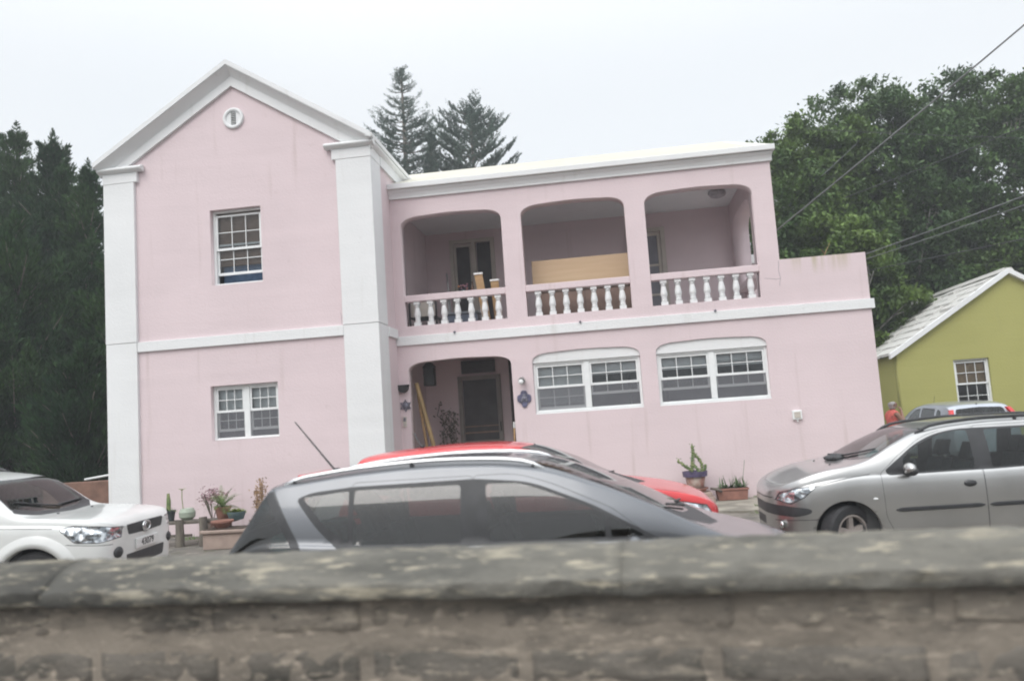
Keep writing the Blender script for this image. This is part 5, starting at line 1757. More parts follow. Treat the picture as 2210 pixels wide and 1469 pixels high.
grey = dict(
    L=4.36, tum=0.26,
    top=[(0, .55), (.04, .63), (.15, .69), (.4, .765), (.70, .85), (.82, .90), (1.2, 1.10), (1.6, 1.28), (2.0, 1.415), (2.35, 1.465), (2.75, 1.478), (3.3, 1.455), (3.75, 1.405), (4.0, 1.365), (4.05, 1.30), (4.18, 1.08), (4.30, .92), (4.36, .85)],
    belt=[(0, .52), (.3, .66), (.8, .79), (1.3, .865), (2.4, .885), (3.4, .92), (4.0, .95), (4.36, .82)],
    bot=[(0, .28), (.15, .20), (.5, .19), (3.7, .21), (4.15, .30), (4.36, .38)],
    hw=[(0, .38), (.04, .55), (.15, .69), (.35, .78), (.8, .82), (3.3, .83), (3.9, .82), (4.22, .79), (4.36, .72)],
    wheels=(.86, 3.40), wheel_r=.31, arch_r=.35, track=.71, cabin=(1.15, 2.25, 3.15, .93), wheel_side=-1,
    mirror=(1.36, .80, 'p_grey'), rails=(1.95, 3.90, .03, .055, mat('brushed_rail', (.80, .81, .82), .3, .8, var=.04), .016), wipers=[((.93, -.05), (1.10, .55)), ((.92, -.58), (1.0, -.02))],
    cuts=[lambda c: c.arch(.86, .315, .35), lambda c: c.arch(3.40, .315, .35),
          lambda c: c.door(fillet([(1.24, .88), (1.26, .45), (1.36, .24), (2.455, .23), (2.455, 1.345), (2.15, 1.345), (1.90, 1.265), (1.48, 1.075)], [.02, .05, .1, .03, .03, .12, .1, .05]), 1),
          lambda c: c.door(fillet([(2.465, 1.345), (2.465, .23), (3.00, .23), (3.10, .50), (3.30, .72), (3.34, 1.0), (3.36, 1.345)], [.03, .03, .05, .1, .1, .05, .05]), 2),
          lambda c: c.cut(fillet([(1.16, .855), (2.50, .875), (3.44, .885), (3.60, 1.03), (3.78, 1.255), (3.66, 1.295), (3.36, 1.318), (2.45, 1.325), (2.05, 1.285), (1.62, 1.11)], [.03, 0, .05, .1, .04, .05, 0, .05, .12, .1]), 'xz', (0, 1), None, 1),
          lambda c: c.cut(fillet([(1.27, .885), (1.50, .888), (1.50, 1.025)], [.02, .02, .02]), 'xz', (0, 1), 10, 2),
          lambda c: c.cut(fillet([(1.54, .890), (2.345, .900), (2.37, 1.285), (2.12, 1.280), (1.90, 1.20), (1.54, 1.045)], [.01, .03, .03, .08, .1, .01]), 'xz', (0, 1), 3, 2),
          lambda c: c.cut(fillet([(2.55, .905), (3.335, .915), (3.335, 1.292), (2.55, 1.288)], [.03, .02, .02, .03]), 'xz', (0, 1), 4, 2),
          lambda c: c.cut(fillet([(3.375, .94), (3.53, 1.04), (3.73, 1.262), (3.375, 1.29)], [.02, .08, .03, .02]), 'xz', (0, 1), 5, 2),
          lambda c: c.cut(fillet([(3.70, .86), (4.35, .86), (4.02, 1.345), (3.985, 1.345)], [.02, .02, .03, .02]), 'xz', (0, 1), None, 1),
          lambda c: c.cut(fillet([(3.765, .87), (4.32, .87), (4.035, 1.295)], [.02, .02, .03]), 'xz', (0, 1), 14, 2),
          screen_cut(.90, 1.95, .68, .54, 6, .20, .10), screen_cut(4.045, 4.20, .60, .62, 7, 0, 0),
          lambda c: c.cut([(.68, -.02), (.90, -.02), (.98, .40), (1.14, .70), (.98, .72), (.80, .45)], 'xy', (2,), 15, 1),
          lambda c: c.cut([(.12, .60), (.42, .60), (.60, .76), (.25, .70)], 'xz', (0, 1, 2), 8, 3),
          lambda c: c.seam([(3.98, 1.35), (3.70, .86), (3.72, .5)], zones=(0, 1, 2)),
          lambda c: c.cut([(4.18, .60), (4.37, .60), (4.37, .84), (4.18, .84)], 'xz', (0, 1, 3), 9, 4, pred=lambda f: f.calc_center_median().y > .45)],
    parts=PARTS, extras=[grey_extras])
build_car('dark_grey_car', 'dark grey estate car with silver roof rails close behind the stone wall', 'car', (1.42 - 4.36 / 2, -8.67, 0), math.pi, grey, M['p_grey'], M['darkglass'])

# ---- red hatchback between graphite car and house, nose to the right
def red_extras(c, add, root, dx):
    x = 3.12
    add('antenna', MB().tube([(x - dx, 0.25, c.top_z(x, .25)), (x + .03 - dx, 0.25, c.top_z(x, .25) + .02), (x + .10 - dx, 0.25, c.top_z(x, .25) + .17)], [.03, .012, .006], 8), M['trim'], smooth=True)
red = dict(
    L=3.98, tum=0.25,
    top=[(0, .66), (.03, .73), (.12, .80), (.35, .885), (.70, .955), (.95, .995), (1.02, 1.02), (1.5, 1.28), (1.95, 1.44), (2.3, 1.488), (2.7, 1.498), (3.3, 1.475), (3.72, 1.435), (3.80, 1.36), (3.90, 1.05), (3.98, .88)],
    belt=[(0, .63), (.3, .78), (.8, .88), (1.4, .92), (2.5, .95), (3.7, 1.0), (3.98, .86)],
    bot=[(0, .26), (.15, .19), (.5, .19), (3.5, .21), (3.98, .34)],
    hw=[(0, .40), (.03, .56), (.12, .68), (.3, .77), (.8, .83), (3.2, .83), (3.7, .80), (3.98, .68)],
    wheels=(.80, 3.25), wheel_r=.30, arch_r=.34, track=.71, cabin=(1.2, 2.2, 3.05, .97), wheel_side=-1,
    mirror=(1.50, .94, 'p_red'), wipers=[((1.06, -.05), (1.22, .55)), ((1.05, -.58), (1.1, -.02))],
    cuts=[lambda c: c.arch(.80, .305, .34), lambda c: c.arch(3.25, .305, .34),
          lambda c: c.door(fillet([(1.28, .90), (1.30, .45), (1.38, .24), (2.36, .23), (2.36, 1.36), (2.05, 1.35), (1.55, 1.09)], [.02, .05, .1, .03, .03, .1, .05]), 1),
          lambda c: c.door(fillet([(2.37, 1.36), (2.37, .23), (2.85, .23), (2.95, .55), (3.15, .75), (3.25, 1.02), (3.22, 1.35)], [.03, .03, .05, .1, .1, .05, .05]), 2),
          lambda c: c.window(fillet([(1.42, .95), (2.28, .965), (2.28, 1.325), (2.08, 1.32), (1.86, 1.24)], .03), 3),
          lambda c: c.window(fillet([(2.42, .97), (3.14, .99), (3.14, 1.315), (2.42, 1.327)], .03), 4),
          lambda c: c.window(fillet([(3.28, 1.03), (3.62, 1.08), (3.56, 1.28), (3.28, 1.31)], .03), 5),
          screen_cut(1.0, 1.90, .68, .56, 6, .18, .08), screen_cut(3.79, 3.90, .55, .58, 7, 0, 0),
          lambda c: c.cut(offset_poly([(.10, .665), (.34, .62), (.48, .70), (.40, .80), (.15, .745)], .01), 'xz', (0, 1, 2), None, 1),
          lambda c: c.cut([(.10, .665), (.34, .62), (.48, .70), (.40, .80), (.15, .745)], 'xz', (0, 1, 2), 8, 3),
          lambda c: c.cut(fillet([(-.2, .56), (.35, .56), (.35, .64), (-.2, .65)], [0, .03, .03, 0]), 'yz', (3, 0, 2), 11, 1, pred=lambda f: f.calc_center_median().x < .06),
          lambda c: c.cut([(.70, -.02), (1.0, -.02), (1.04, .4), (1.15, .68), (1.02, .72), (.86, .45)], 'xy', (2,), 15, 1),
          lambda c: c.seam([(.07, .0), (.10, .42), (.22, .60), (.5, .68), (1.0, .74)], 'xy', (2, 1)),
          lambda c: c.cut([(3.82, .62), (3.99, .62), (3.99, 1.0), (3.82, 1.0)], 'xz', (0, 1, 3), 9, 4, pred=lambda f: f.calc_center_median().y > .45)],
    parts=PARTS, extras=[red_extras])
build_car('red_car', 'red hatchback parked between the dark grey car and the pink house', 'car', (1.0 - 3.98 / 2, -6.12, 0), math.pi, red, M['p_red'])

# ---- white sport utility car at the left edge, nose to the right
def white_extras(c, add, root, dx):
    # emblem: chrome oval ring with a bar, in the grille
    x = -0.012 - dx
    ring = [(x, .085 * math.cos(k * math.pi / 12),   .81 + .052 * math.sin(k * math.pi / 12)) for k in range(25)]
    o = add('emblem', MB().tube(ring, .010, 6, cap=False), M['chrome'], smooth=True)
    add('emblem_letter', MB().tube([(x, -.02, .775), (x, -.02, .845), (x, .015, .845), (x, .038, .825), (x, .038, .795), (x, .015, .775), (x, -.02, .775)], .009, 6), M['chrome'], parent=o, smooth=True)
    pl = add('licence_plate', MB().box(-.022 - dx, -.004 - dx, -.26, .26, .585, .695), M['plate'], bev=.004)
    me = text_mesh("43079", .105, .0015)
    # lettering faces the nose: text x runs to +y seen from the front
    vs = np.empty(len(me.vertices) * 3, dtype=np.float32)
    me.vertices.foreach_get('co', vs)
    vs = vs.reshape(-1, 3)
    out = np.stack([-.0245 - dx - vs[:, 2], -vs[:, 0] * 1.15, vs[:, 1] + .64], axis=1)
    me.vertices.foreach_set('co', out.astype(np.float32).ravel())
    me.materials.append(M['ink'])
    t = bpy.data.objects.new('lettering', me)
    COL.objects.link(t)
    t.parent = pl
    for sg in (1, -1):
        add('fog_lamp_housing', MB().ball((.035 - dx, sg * .59, .605), .055, .09, .07, 16, 10), M['trim'], smooth=True)
        y = sg * c.side_y(1.22, .78)
        add('side_marker', MB().ball((1.22 - dx, y, .78), .04, .01, .016, 10, 6), M['vinyl'], smooth=True)
        add('washer_jet', MB().ball((.80 - dx, sg * .35, c.top_z(.8, .35) + .004), .014, .02, .008, 8, 5), M['trim'], smooth=True)
    # flared wheel arch lips
    for sg in (1, -1):
        for wx in (.80, 3.33):
            V, F = [], []
            n = 26
            for k in range(n + 1):
                a = math.pi * (-.02 + 1.04 * k / n)
                for rr, oy in ((.385, .0), (.385, .028), (.44, .026), (.52, -.004)):
                    xx, zz = wx + rr * math.cos(a), .35 + rr * math.sin(a)
                    V.append((xx - dx, sg * (c.side_y(min(max(xx, .05), 4.0), max(zz, c.bot(xx) + .01)) + oy), zz))
            for k in range(n):
                for q in range(3):
                    F.append((4 * k + q, 4 * k + q + 1, 4 * k + q + 5, 4 * k + q + 4))
            o = add('wheel_arch', MB().add(V, F), M['p_white'], smooth=True)
white = dict(
    L=4.05, tum=0.24,
    top=[(0, .86), (.02, .90), (.07, .945), (.25, .985), (.6, 1.02), (.90, 1.045), (.98, 1.07), (1.25, 1.29), (1.44, 1.425), (1.62, 1.48), (2.05, 1.54), (2.6, 1.565), (3.5, 1.55), (3.85, 1.50), (3.95, 1.2), (4.05, .95)],
    belt=[(0, .80), (.3, .90), (.9, .965), (1.5, .985), (3.0, 1.0), (4.05, .95)],
    bot=[(0, .33), (.08, .27), (.4, .25), (3.6, .27), (4.05, .36)],
    hw=[(0, .56), (.02, .66), (.07, .74), (.16, .79), (.35, .82), (.8, .835), (3.4, .835), (3.9, .80), (4.05, .72)],
    wheels=(.80, 3.33), wheel_r=.345, arch_r=.385, track=.71, tyre_w=.22, cabin=(1.25, 2.25, 3.1, 1.05), wheel_side=-1,
    mirror=(1.38, 1.02, 'p_white'), rails=(1.95, 3.75, .045, .05, M['trim'], .02), wipers=[((1.0, -.05), (1.14, .58)), ((1.06, -.62), (1.02, -.02))],
    cuts=[lambda c: c.arch(.80, .35, .385), lambda c: c.arch(3.33, .35, .385),
          lambda c: c.door(fillet([(1.36, .98), (1.34, .60), (1.38, .30), (2.36, .29), (2.36, 1.45), (1.82, 1.42), (1.50, 1.20)], [.02, .05, .05, .03, .03, .1, .05]), 1),
          lambda c: c.door(fillet([(2.37, 1.45), (2.37, .29), (2.95, .29), (3.0, .62), (3.2, .85), (3.3, 1.05), (3.3, 1.43)], [.03, .03, .05, .1, .1, .05, .05]), 2),
          lambda c: c.window(fillet([(1.36, .99), (2.28, 1.0), (2.28, 1.40), (1.86, 1.39), (1.62, 1.27)], .04), 3),
          lambda c: c.window(fillet([(2.43, 1.0), (3.2, 1.02), (3.2, 1.40), (2.43, 1.41)], .04), 4),
          lambda c: c.window(fillet([(3.36, 1.04), (3.82, 1.08), (3.75, 1.38), (3.36, 1.40)], .04), 5),
          screen_cut(.96, 1.44, .70, .62, 6, .14, .06), screen_cut(3.88, 3.95, .6, .62, 7, 0, 0),
          lambda c: c.cut([(.83, -.02), (.96, -.02), (1.0, .40), (1.10, .70), (1.04, .74), (.90, .5)], 'xy', (2,), 15, 1),
          lambda c: c.cut(offset_poly(fillet([(-.01, .765), (.12, .735), (.36, .755), (.52, .90), (.40, .925), (.12, .895), (-.01, .86)], .03), .008), 'xz', (0, 1, 2, 3), None, 1, pred=lambda f: f.calc_center_median().y > .505),
          lambda c: c.cut(fillet([(-.01, .765), (.12, .735), (.36, .755), (.52, .90), (.40, .925), (.12, .895), (-.01, .86)], .03), 'xz', (0, 1, 2, 3), 8, 3, pred=lambda f: f.calc_center_median().y > .515),
          lambda c: c.cut(fillet([(-.2, .745), (.40, .76), (.44, .87), (-.2, .875)], [0, .03, .03, 0]), 'yz', (3, 0, 1, 2), 11, 1, pred=lambda f: f.calc_center_median().x < .07),
          lambda c: c.cut(fillet([(-.2, .42), (.42, .43), (.46, .555), (-.2, .555)], [0, .04, .03, 0]), 'yz', (3, 0), 16, 1, pred=lambda f: f.calc_center_median().x < .10),
          lambda c: c.seam([(.60, .915), (1.2, .955), (1.3, .985)], zones=(0, 1, 2)),
          lambda c: c.seam([(.03, .70), (.20, .715), (.45, .74)], zones=(0, 3)),
          lambda c: c.cut([(3.90, .70), (4.06, .70), (4.06, 1.05), (3.90, 1.05)], 'xz', (0, 1, 3), 9, 4, pred=lambda f: f.calc_center_median().y > .5)],
    parts=PARTS, extras=[white_extras])
build_car('white_car', 'white sport utility car with black roof rails at the left edge', 'car', (-5.41 - 4.05 / 2, -6.65, 0), math.pi + R(7), white, M['p_white'])

# ---- pale blue grey hatchback beyond the silver car, seen from behind
def blue_extras(c, add, root, dx):
    for sg in (1,):
        add('antenna', MB().tube([(1.3 - dx, -.1, c.top_z(1.3, .1)), (1.5 - dx, -.12, c.top_z(1.3, .1) + .30)], .004, 5), M['trim'])
    add('roof_badge', MB().ball((3.18 - dx, 0, c.top(3.18) + .008), .03, .015, .012, 8, 5), M['trim'], smooth=True)
    for sg in (1, -1):
        V, F = [], []
        n = 10
        for k in range(n + 1):
            z = 1.02 + .26 * k / n
            xx = 3.46 - .16 * (k / n) ** 1.4
            for yy, ox in ((.735 - .09 * k / n, -.06), (.735 - .09 * k / n, .012), (.65 - .09 * k / n, .016), (.63 - .09 * k / n, -.04)):
                V.append((xx + ox - dx, sg * yy, z))
        for k in range(n):
            for q in range(3):
                F.append((4 * k + q, 4 * k + q + 1, 4 * k + q + 5, 4 * k + q + 4))
        F += [(0, 1, 2, 3), (4 * n + 3, 4 * n + 2, 4 * n + 1, 4 * n)]
        add('tail_light', MB().add(V, F), M['redlamp'])
blue = dict(
    L=3.5, tum=0.24,
    top=[(0, .70), (.1, .80), (.5, .92), (.75, .98), (1.3, 1.30), (1.6, 1.40), (2.1, 1.455), (2.7, 1.44), (3.15, 1.38), (3.24, 1.34), (3.36, 1.10), (3.45, .96), (3.5, .90)],
    belt=[(0, .64), (.4, .80), (1.0, .88), (2.5, .93), (3.5, .86)],
    bot=[(0, .26), (.3, .19), (3.1, .20), (3.5, .34)],
    hw=[(0, .40), (.1, .64), (.3, .74), (.8, .79), (2.9, .79), (3.35, .76), (3.5, .70)],
    wheels=(.65, 3.0), wheel_r=.28, arch_r=.32, track=.68, cabin=(.95, 1.8, 2.6, .93), wheel_side=-1,
    mirror=(1.15, .92, 'p_blue'),
    cuts=[lambda c: c.arch(.65, .285, .32), lambda c: c.arch(3.0, .285, .32),
          lambda c: c.door(fillet([(1.0, .88), (1.02, .4), (1.1, .23), (1.95, .23), (1.95, 1.34), (1.6, 1.29), (1.25, 1.06)], [.02, .05, .1, .03, .03, .1, .05]), 1),
          lambda c: c.door(fillet([(1.96, 1.34), (1.96, .23), (2.5, .23), (2.65, .6), (2.75, .9), (2.75, 1.32)], [.03, .03, .05, .1, .05, .05]), 2),
          lambda c: c.window(fillet([(1.14, .92), (1.90, .935), (1.90, 1.31), (1.66, 1.275), (1.42, 1.15)], .03), 3),
          lambda c: c.window(fillet([(2.02, .94), (2.68, .97), (2.66, 1.29), (2.02, 1.315)], .03), 4),
          lambda c: c.window(fillet([(2.80, 1.0), (3.0, 1.06), (2.94, 1.24), (2.80, 1.28)], .03), 5),
          screen_cut(.80, 1.50, .66, .54, 6, .16, .07),
          lambda c: c.cut(fillet([(-.1, 1.0), (.56, 1.01), (.50, 1.285), (-.1, 1.315)], [0, .06, .06, 0]), 'yz', (1, 2), 7, 2, pred=lambda f: f.calc_center_median().x > 3.2)],
    parts=PARTS, extras=[blue_extras])
build_car('blue_grey_car', 'small pale blue grey hatchback seen from behind before the olive house', 'car', (7.87, 5.05, 0), R(-90 + 3), blue, M['p_blue'])

# ------------------------------------------------------------------ person by the corner of the pink house
def person(loc, rotz):
    root = thing('person', 'grey haired person in a coral sleeveless top holding a hand up to the mouth', 'person', loc, None, rotz)
    vs, es, rs = [], [], []
    def v(p, r, prev=None):
        vs.append(p)
        rs.append(r if isinstance(r, tuple) else (r, r))
        if prev is not None:
            es.append((prev, len(vs) - 1))
        return len(vs) - 1
    # faces +x, left is +y; height 1.6
    pel = v((0, 0, .90), (.135, .15))
    wst = v((.01, 0, 1.03), (.115, .135), pel)
    ch = v((.015, 0, 1.18), (.12, .15), wst)
    up = v((-.005, 0, 1.30), (.095, .15), ch)
    nk = v((.0, 0, 1.375), (.055, .055), up)
    nk2 = v((.018, 0, 1.42), (.05, .05), nk)
    hd = v((.025, 0, 1.50), (.088, .075), nk2)
    hd2 = v((.015, 0, 1.555), (.078, .07), hd)
    jaw = v((.075, 0, 1.455), (.038, .036), hd)
    nose = v((.118, 0, 1.492), (.012, .012), hd)
    for sg in (1, -1):
        hip = v((0, sg * .085, .84), .10, pel)
        kn = v((.03, sg * .09, .47), .062, hip)
        an = v((-.01, sg * .09, .09), .042, kn)
        hl = v((.03, sg * .092, .045), .04, an)
        toe = v((.15, sg * .10, .03), .03, hl)
        v((.015, sg * .082, 1.495), (.016, .010), hd)      # ear
    def armh(sg, sh, el, wr, hand_dir, palm_n):
        s0 = v(sh, .055, up)
        m1 = v(tuple((Vector(sh) + Vector(el)) / 2), .047, s0)
        e = v(el, .038, m1)
        m2 = v(tuple((Vector(el) * .6 + Vector(wr) * .4)), .038, e)
        w_ = v(wr, .024, m2)
        d = Vector(hand_dir).normalized()
        nrm = Vector(palm_n).normalized()
        sd = d.cross(nrm).normalized()
        palm = v(tuple(Vector(wr) + d * .045), (.030, .020), w_)
        for k, (o_, L_) in enumerate(((-.027, .062), (-.009, .072), (.009, .068), (.026, .052))):
            b = Vector(wr) + d * .078 + sd * o_
            f0 = v(tuple(b), .0088, palm)
            f1 = v(tuple(b + d * L_ * .5 + nrm * .010), .0082, f0)
            v(tuple(b + d * L_ * .8 + nrm * .032), .007, f1)
        tb = Vector(wr) + d * .03 - sd * .03
        t0 = v(tuple(tb), .010, palm)
        t1 = v(tuple(tb + d * .02 - sd * .018 + nrm * .012), .0095, t0)
        v(tuple(tb + d * .045 - sd * .018 + nrm * .028), .0075, t1)
    # near arm raised, hand before the mouth; far arm folded across
    armh(-1, (.0, -.165, 1.325), (.12, -.20, 1.10), (.155, -.075, 1.335), (.0, .35, 1), (-.6, .8, -.2))
    armh(1, (.0, .165, 1.325), (.08, .20, 1.08), (.20, .03, 1.13), (.3, -1, .35), (-.9, -.2, .2))
    me = bpy.data.meshes.new('skin_base')
    me.from_pydata(vs, es, [])
    o = bpy.data.objects.new('tmp', me)
    COL.objects.link(o)
    o.modifiers.new('skin', 'SKIN').use_smooth_shade = True
    sv = me.skin_vertices[0].data
    for k, r in enumerate(rs):
        sv[k].radius = r
        sv[k].use_root = (k == 0)
    sub = o.modifiers.new('sub', 'SUBSURF')
    sub.levels = sub.render_levels = 2
    dg = bpy.context.evaluated_depsgraph_get()
    bme = bpy.data.meshes.new_from_object(o.evaluated_get(dg))
    bpy.data.objects.remove(o)
    bme.materials.clear()
    bme.name = 'body'
    body = link('body', bme, M['skin'], None, True)
    body.parent = root
    # clothes follow the body: shells offset along the normals
    def shell(nm, m, keep, off, biggest=False):
        bm = bmesh.new()
        bm.from_mesh(bme)
        bm.normal_update()
        kill = [f for f in bm.faces if not keep(f.calc_center_median())]
        bmesh.ops.delete(bm, geom=kill, context='FACES')
        if biggest:
            left, best = set(bm.verts), set()
            while left:
                st = [left.pop()]
                isl = set(st)
                while st:
                    for e in st.pop().link_edges:
                        for q in e.verts:
                            if q in left:
                                left.discard(q)
                                isl.add(q)
                                st.append(q)
                if len(isl) > len(best):
                    best = isl
            bmesh.ops.delete(bm, geom=[q for q in bm.verts if q not in best], context='VERTS')
        for vv in bm.verts:
            vv.co += vv.normal * off
        m2 = bpy.data.meshes.new(nm)
        bm.to_mesh(m2)
        bm.free()
        q = link(nm, m2, m, None, True)
        q.parent = root
        sol = q.modifiers.new('cloth', 'SOLIDIFY')
        sol.thickness = 0.006
        return q
    shell('top', M['coral'], lambda c: .86 < c.z < 1.40 and (((c.x - .005) / .15) ** 2 + (c.y / .165) ** 2 < 1 if c.z < 1.27 else abs(c.y) < .17 and c.x < .10), .012)
    shell('trousers', M['navy'], lambda c: .10 < c.z < .90 and abs(c.y) < .21, .012)
    shell('shoe', M['iron'], lambda c: c.z < .085, .008)
    shell('hair', M['hair'], lambda c: c.z > 1.425 and (c.z > 1.565 or c.x < .035) and not (abs(c.y) > .066 and c.z < 1.51 and c.x > .0), .010, True)
    for sg in (1, -1):
        MB().ball((.098, sg * .032, 1.507), .010, .012, .010, 8, 6).build('eye', M['ink'], root, True, world=False).parent = root
    MB().tube([(.108, -.022, 1.452), (.116, 0, 1.453), (.108, .022, 1.452)], .006, 6).build('mouth', mat('lip', (.22, .09, .08), .5), root, True, world=False).parent = root
    return root
person((5.63, 2.0, 0), R(8))

# ------------------------------------------------------------------ stone wall in front of the camera
wang = R(-4.6)
wall_t = thing('stone_wall', 'low weathered stone block wall with a sloping mossy coping along the road', 'wall', (-0.8, -11.58, 0), None, wang)
def stone_material(name, base, dark, pale, dark_lo, pale_lo, st):
    m = bpy.data.materials.new(name)
    m.use_nodes = True
    nt = m.node_tree
    L = nt.links.new
    b = nt.nodes["Principled BSDF"]
    b.inputs['Roughness'].default_value = .93
    b.inputs['Specular IOR Level'].default_value = .2
    tc = nt.nodes.new("ShaderNodeTexCoord")
    def ns(s, stretch, lo, hi, d=7):
        mp = nt.nodes.new("ShaderNodeMapping")
        mp.inputs['Scale'].default_value = stretch
        L(tc.outputs['Object'], mp.inputs[0])
        n = nt.nodes.new("ShaderNodeTexNoise")
        n.inputs['Scale'].default_value = s
        n.inputs['Detail'].default_value = d
        n.inputs['Roughness'].default_value = .62
        L(mp.outputs[0], n.inputs['Vector'])
        r = nt.nodes.new("ShaderNodeMapRange")
        r.inputs[1].default_value = lo
        r.inputs[2].default_value = hi
        L(n.outputs[0], r.inputs[0])
        return r.outputs[0]
    def mx(f, a, c):
        x = nt.nodes.new("ShaderNodeMix")
        x.data_type = 'RGBA'
        L(f, x.inputs['Factor'])
        if isinstance(a, tuple):
            x.inputs['A'].default_value = (*a, 1)
        else:
            L(a, x.inputs['A'])
        x.inputs['B'].default_value = (*c, 1)
        return x.outputs['Result']
    c = mx(ns(5, (.3, 1, 1), .35, .65), base, tuple(k * .75 for k in base))
    c = mx(ns(2.1, (.42, 1, 1.4), dark_lo, dark_lo + .14), c, dark)
    c = mx(ns(9, (st, 1, 1.6), pale_lo, pale_lo + .14), c, pale)
    c = mx(ns(30, (st * .8, 1, 1.4), .57, .66), c, pale)
    c = mx(ns(26, (st, 1, 1.2), .60, .72), c, dark)
    g = nt.nodes.new("ShaderNodeNewGeometry")
    h = nt.nodes.new("ShaderNodeHueSaturation")
    r2 = nt.nodes.new("ShaderNodeMapRange")
    r2.inputs[3].default_value = .78
    r2.inputs[4].default_value = 1.22
    L(g.outputs['Random Per Island'], r2.inputs[0])
    L(r2.outputs[0], h.inputs['Value'])
    L(c, h.inputs['Color'])
    L(h.outputs[0], b.inputs['Base Color'])
    n = nt.nodes.new("ShaderNodeTexNoise")
    n.inputs['Scale'].default_value = 24
    n.inputs['Detail'].default_value = 9
    n.inputs['Roughness'].default_value = .65
    L(tc.outputs['Object'], n.inputs['Vector'])
    bp = nt.nodes.new("ShaderNodeBump")
    bp.inputs['Strength'].default_value = .8
    bp.inputs['Distance'].default_value = .02
    L(n.outputs[0], bp.inputs['Height'])
    L(bp.outputs[0], b.inputs['Normal'])
    return m
M['coping'] = stone_material('mossy_coping', (.165, .158, .138), (.075, .073, .066), (.32, .29, .225), .49, .57, .25)
M['block'] = stone_material('weathered_block', (.205, .185, .16), (.085, .08, .07), (.33, .29, .235), .50, .57, .4)
M['paleblock'] = stone_material('mortar_smeared_block', (.28, .245, .205), (.085, .08, .072), (.44, .385, .31), .52, .58, .4)
M['mortar'] = stone_material('old_mortar', (.30, .26, .215), (.12, .108, .092), (.42, .36, .295), .52, .58, .4)
def warped(nm, polys, m, seed, amp, parent, sub=0.06):
    """boxes subdivided and roughened: hewn stone"""
    rnd = np.random.RandomState(seed)
    bm = bmesh.new()
    for (x0, x1, prof) in polys:
        n = max(2, int((x1 - x0) / sub))
        rows = []
        for i in range(n + 1):
            x = x0 + (x1 - x0) * i / n
            e = 0.002 if i in (0, n) else 0.0
            rows.append([bm.verts.new((x, y + (e if y < 0 else 0), z)) for y, z in prof])
        m_ = len(prof)
        for i in range(n):
            for j in range(m_):
                bm.faces.new((rows[i][j], rows[i][(j + 1) % m_], rows[i + 1][(j + 1) % m_], rows[i + 1][j]))
        bm.faces.new(rows[0])
        bm.faces.new(rows[-1][::-1])
    bmesh.ops.recalc_face_normals(bm, faces=bm.faces)
    bm.verts.ensure_lookup_table()
    for v_ in bm.verts:
        p = v_.co
        k = math.sin(p.x * 3.1 + seed) * .4 + math.sin(p.x * 7.7 + p.z * 9 + seed * 2) * .35 + math.sin(p.x * 17.3 + p.y * 13) * .25
        v_.co += Vector((0, rnd.normal(0, amp * .45) + k * amp * .6, rnd.normal(0, amp * .3) + k * amp * .45))
    me = bpy.data.meshes.new(nm)
    bm.to_mesh(me)
    bm.free()
    me.polygons.foreach_set('use_smooth', [True] * len(me.polygons))
    o = link(nm, me, m, None)
    o.parent = parent
    return o
# local frame: y<0 towards the camera, crest at z 1.2
random.seed(12)
cop = []
x = -9.0
prof = [(-.237, 1.035), (-.245, 1.042), (-.2445, 1.090), (-.241, 1.098), (-.232, 1.104), (-.15, 1.155), (-.07, 1.187), (0.0, 1.20), (.10, 1.19), (.20, 1.12), (.22, 1.06), (.22, 1.035)]
while x < 10:
    ln = random.choice((1.9, 2.3, 2.6))
    cop.append((x, x + ln - .001, prof))
    x += ln
warped('coping', cop, M['coping'], 3, .010, wall_t, .05)
core = MB().box(-9, 10, -.155, .17, 0, 1.034).build('wall_core', M['mortar'], None, world=False)
core.parent = wall_t
blocks, first = [], []
z = 1.028
row = 0
while z > 0.02:
    h = .165 if row else .150
    x = -9.0 - .35 * (row % 2)
    while x < 10:
        ln = random.uniform(.62, .86)
        g_ = random.uniform(.05, .075)
        d = random.uniform(-.004, .006)
        a, b_ = z - h + .012, z - random.uniform(.008, .016)
        (blocks if row else first).append((x + g_ / 2, x + ln - g_ / 2, [(-.156 + d, a + .012), (-.161 + d, a + .04), (-.161 + d, b_ - .04), (-.156 + d, b_ - .012), (-.145, b_), (-.10, b_), (-.10, a), (-.145, a)]))
        x += ln
    z -= h + (.045 if row == 0 else .035)
    row += 1
warped('stone_blocks', first, M['paleblock'], 6, .008, wall_t, .04)
warped('stone_blocks', blocks, M['block'], 5, .009, wall_t, .04)

# ------------------------------------------------------------------ trees
def tree_mesh(name, V, F, m, parent):
    me = bpy.data.meshes.new(name)
    nv, nf, k = len(V), len(F), F.shape[1]
    me.vertices.add(nv)
    me.vertices.foreach_set('co', V.astype(np.float32).ravel())
    me.loops.add(nf * k)
    me.loops.foreach_set('vertex_index', F.astype(np.int32).ravel())
    me.polygons.add(nf)
    me.polygons.foreach_set('loop_start', np.arange(0, nf * k, k, dtype=np.int32))
    me.update(calc_edges=True)
    return link(name, me, m, parent)

def quads(c, ax, wd, L_, W_):
    """leaf rhombi: centre, long axis, width axis"""
    n = len(c)
    a = ax * L_[:, None]
    b = wd * W_[:, None]
    V = np.stack([c - a, c + b * .9 - a * .1, c + a, c - b * .9 - a * .1], axis=1).reshape(-1, 3)
    F = np.arange(4 * n).reshape(n, 4)
    return V, F

def unit(v):
    return v / np.maximum(np.linalg.norm(v, axis=1, keepdims=True), 1e-9)

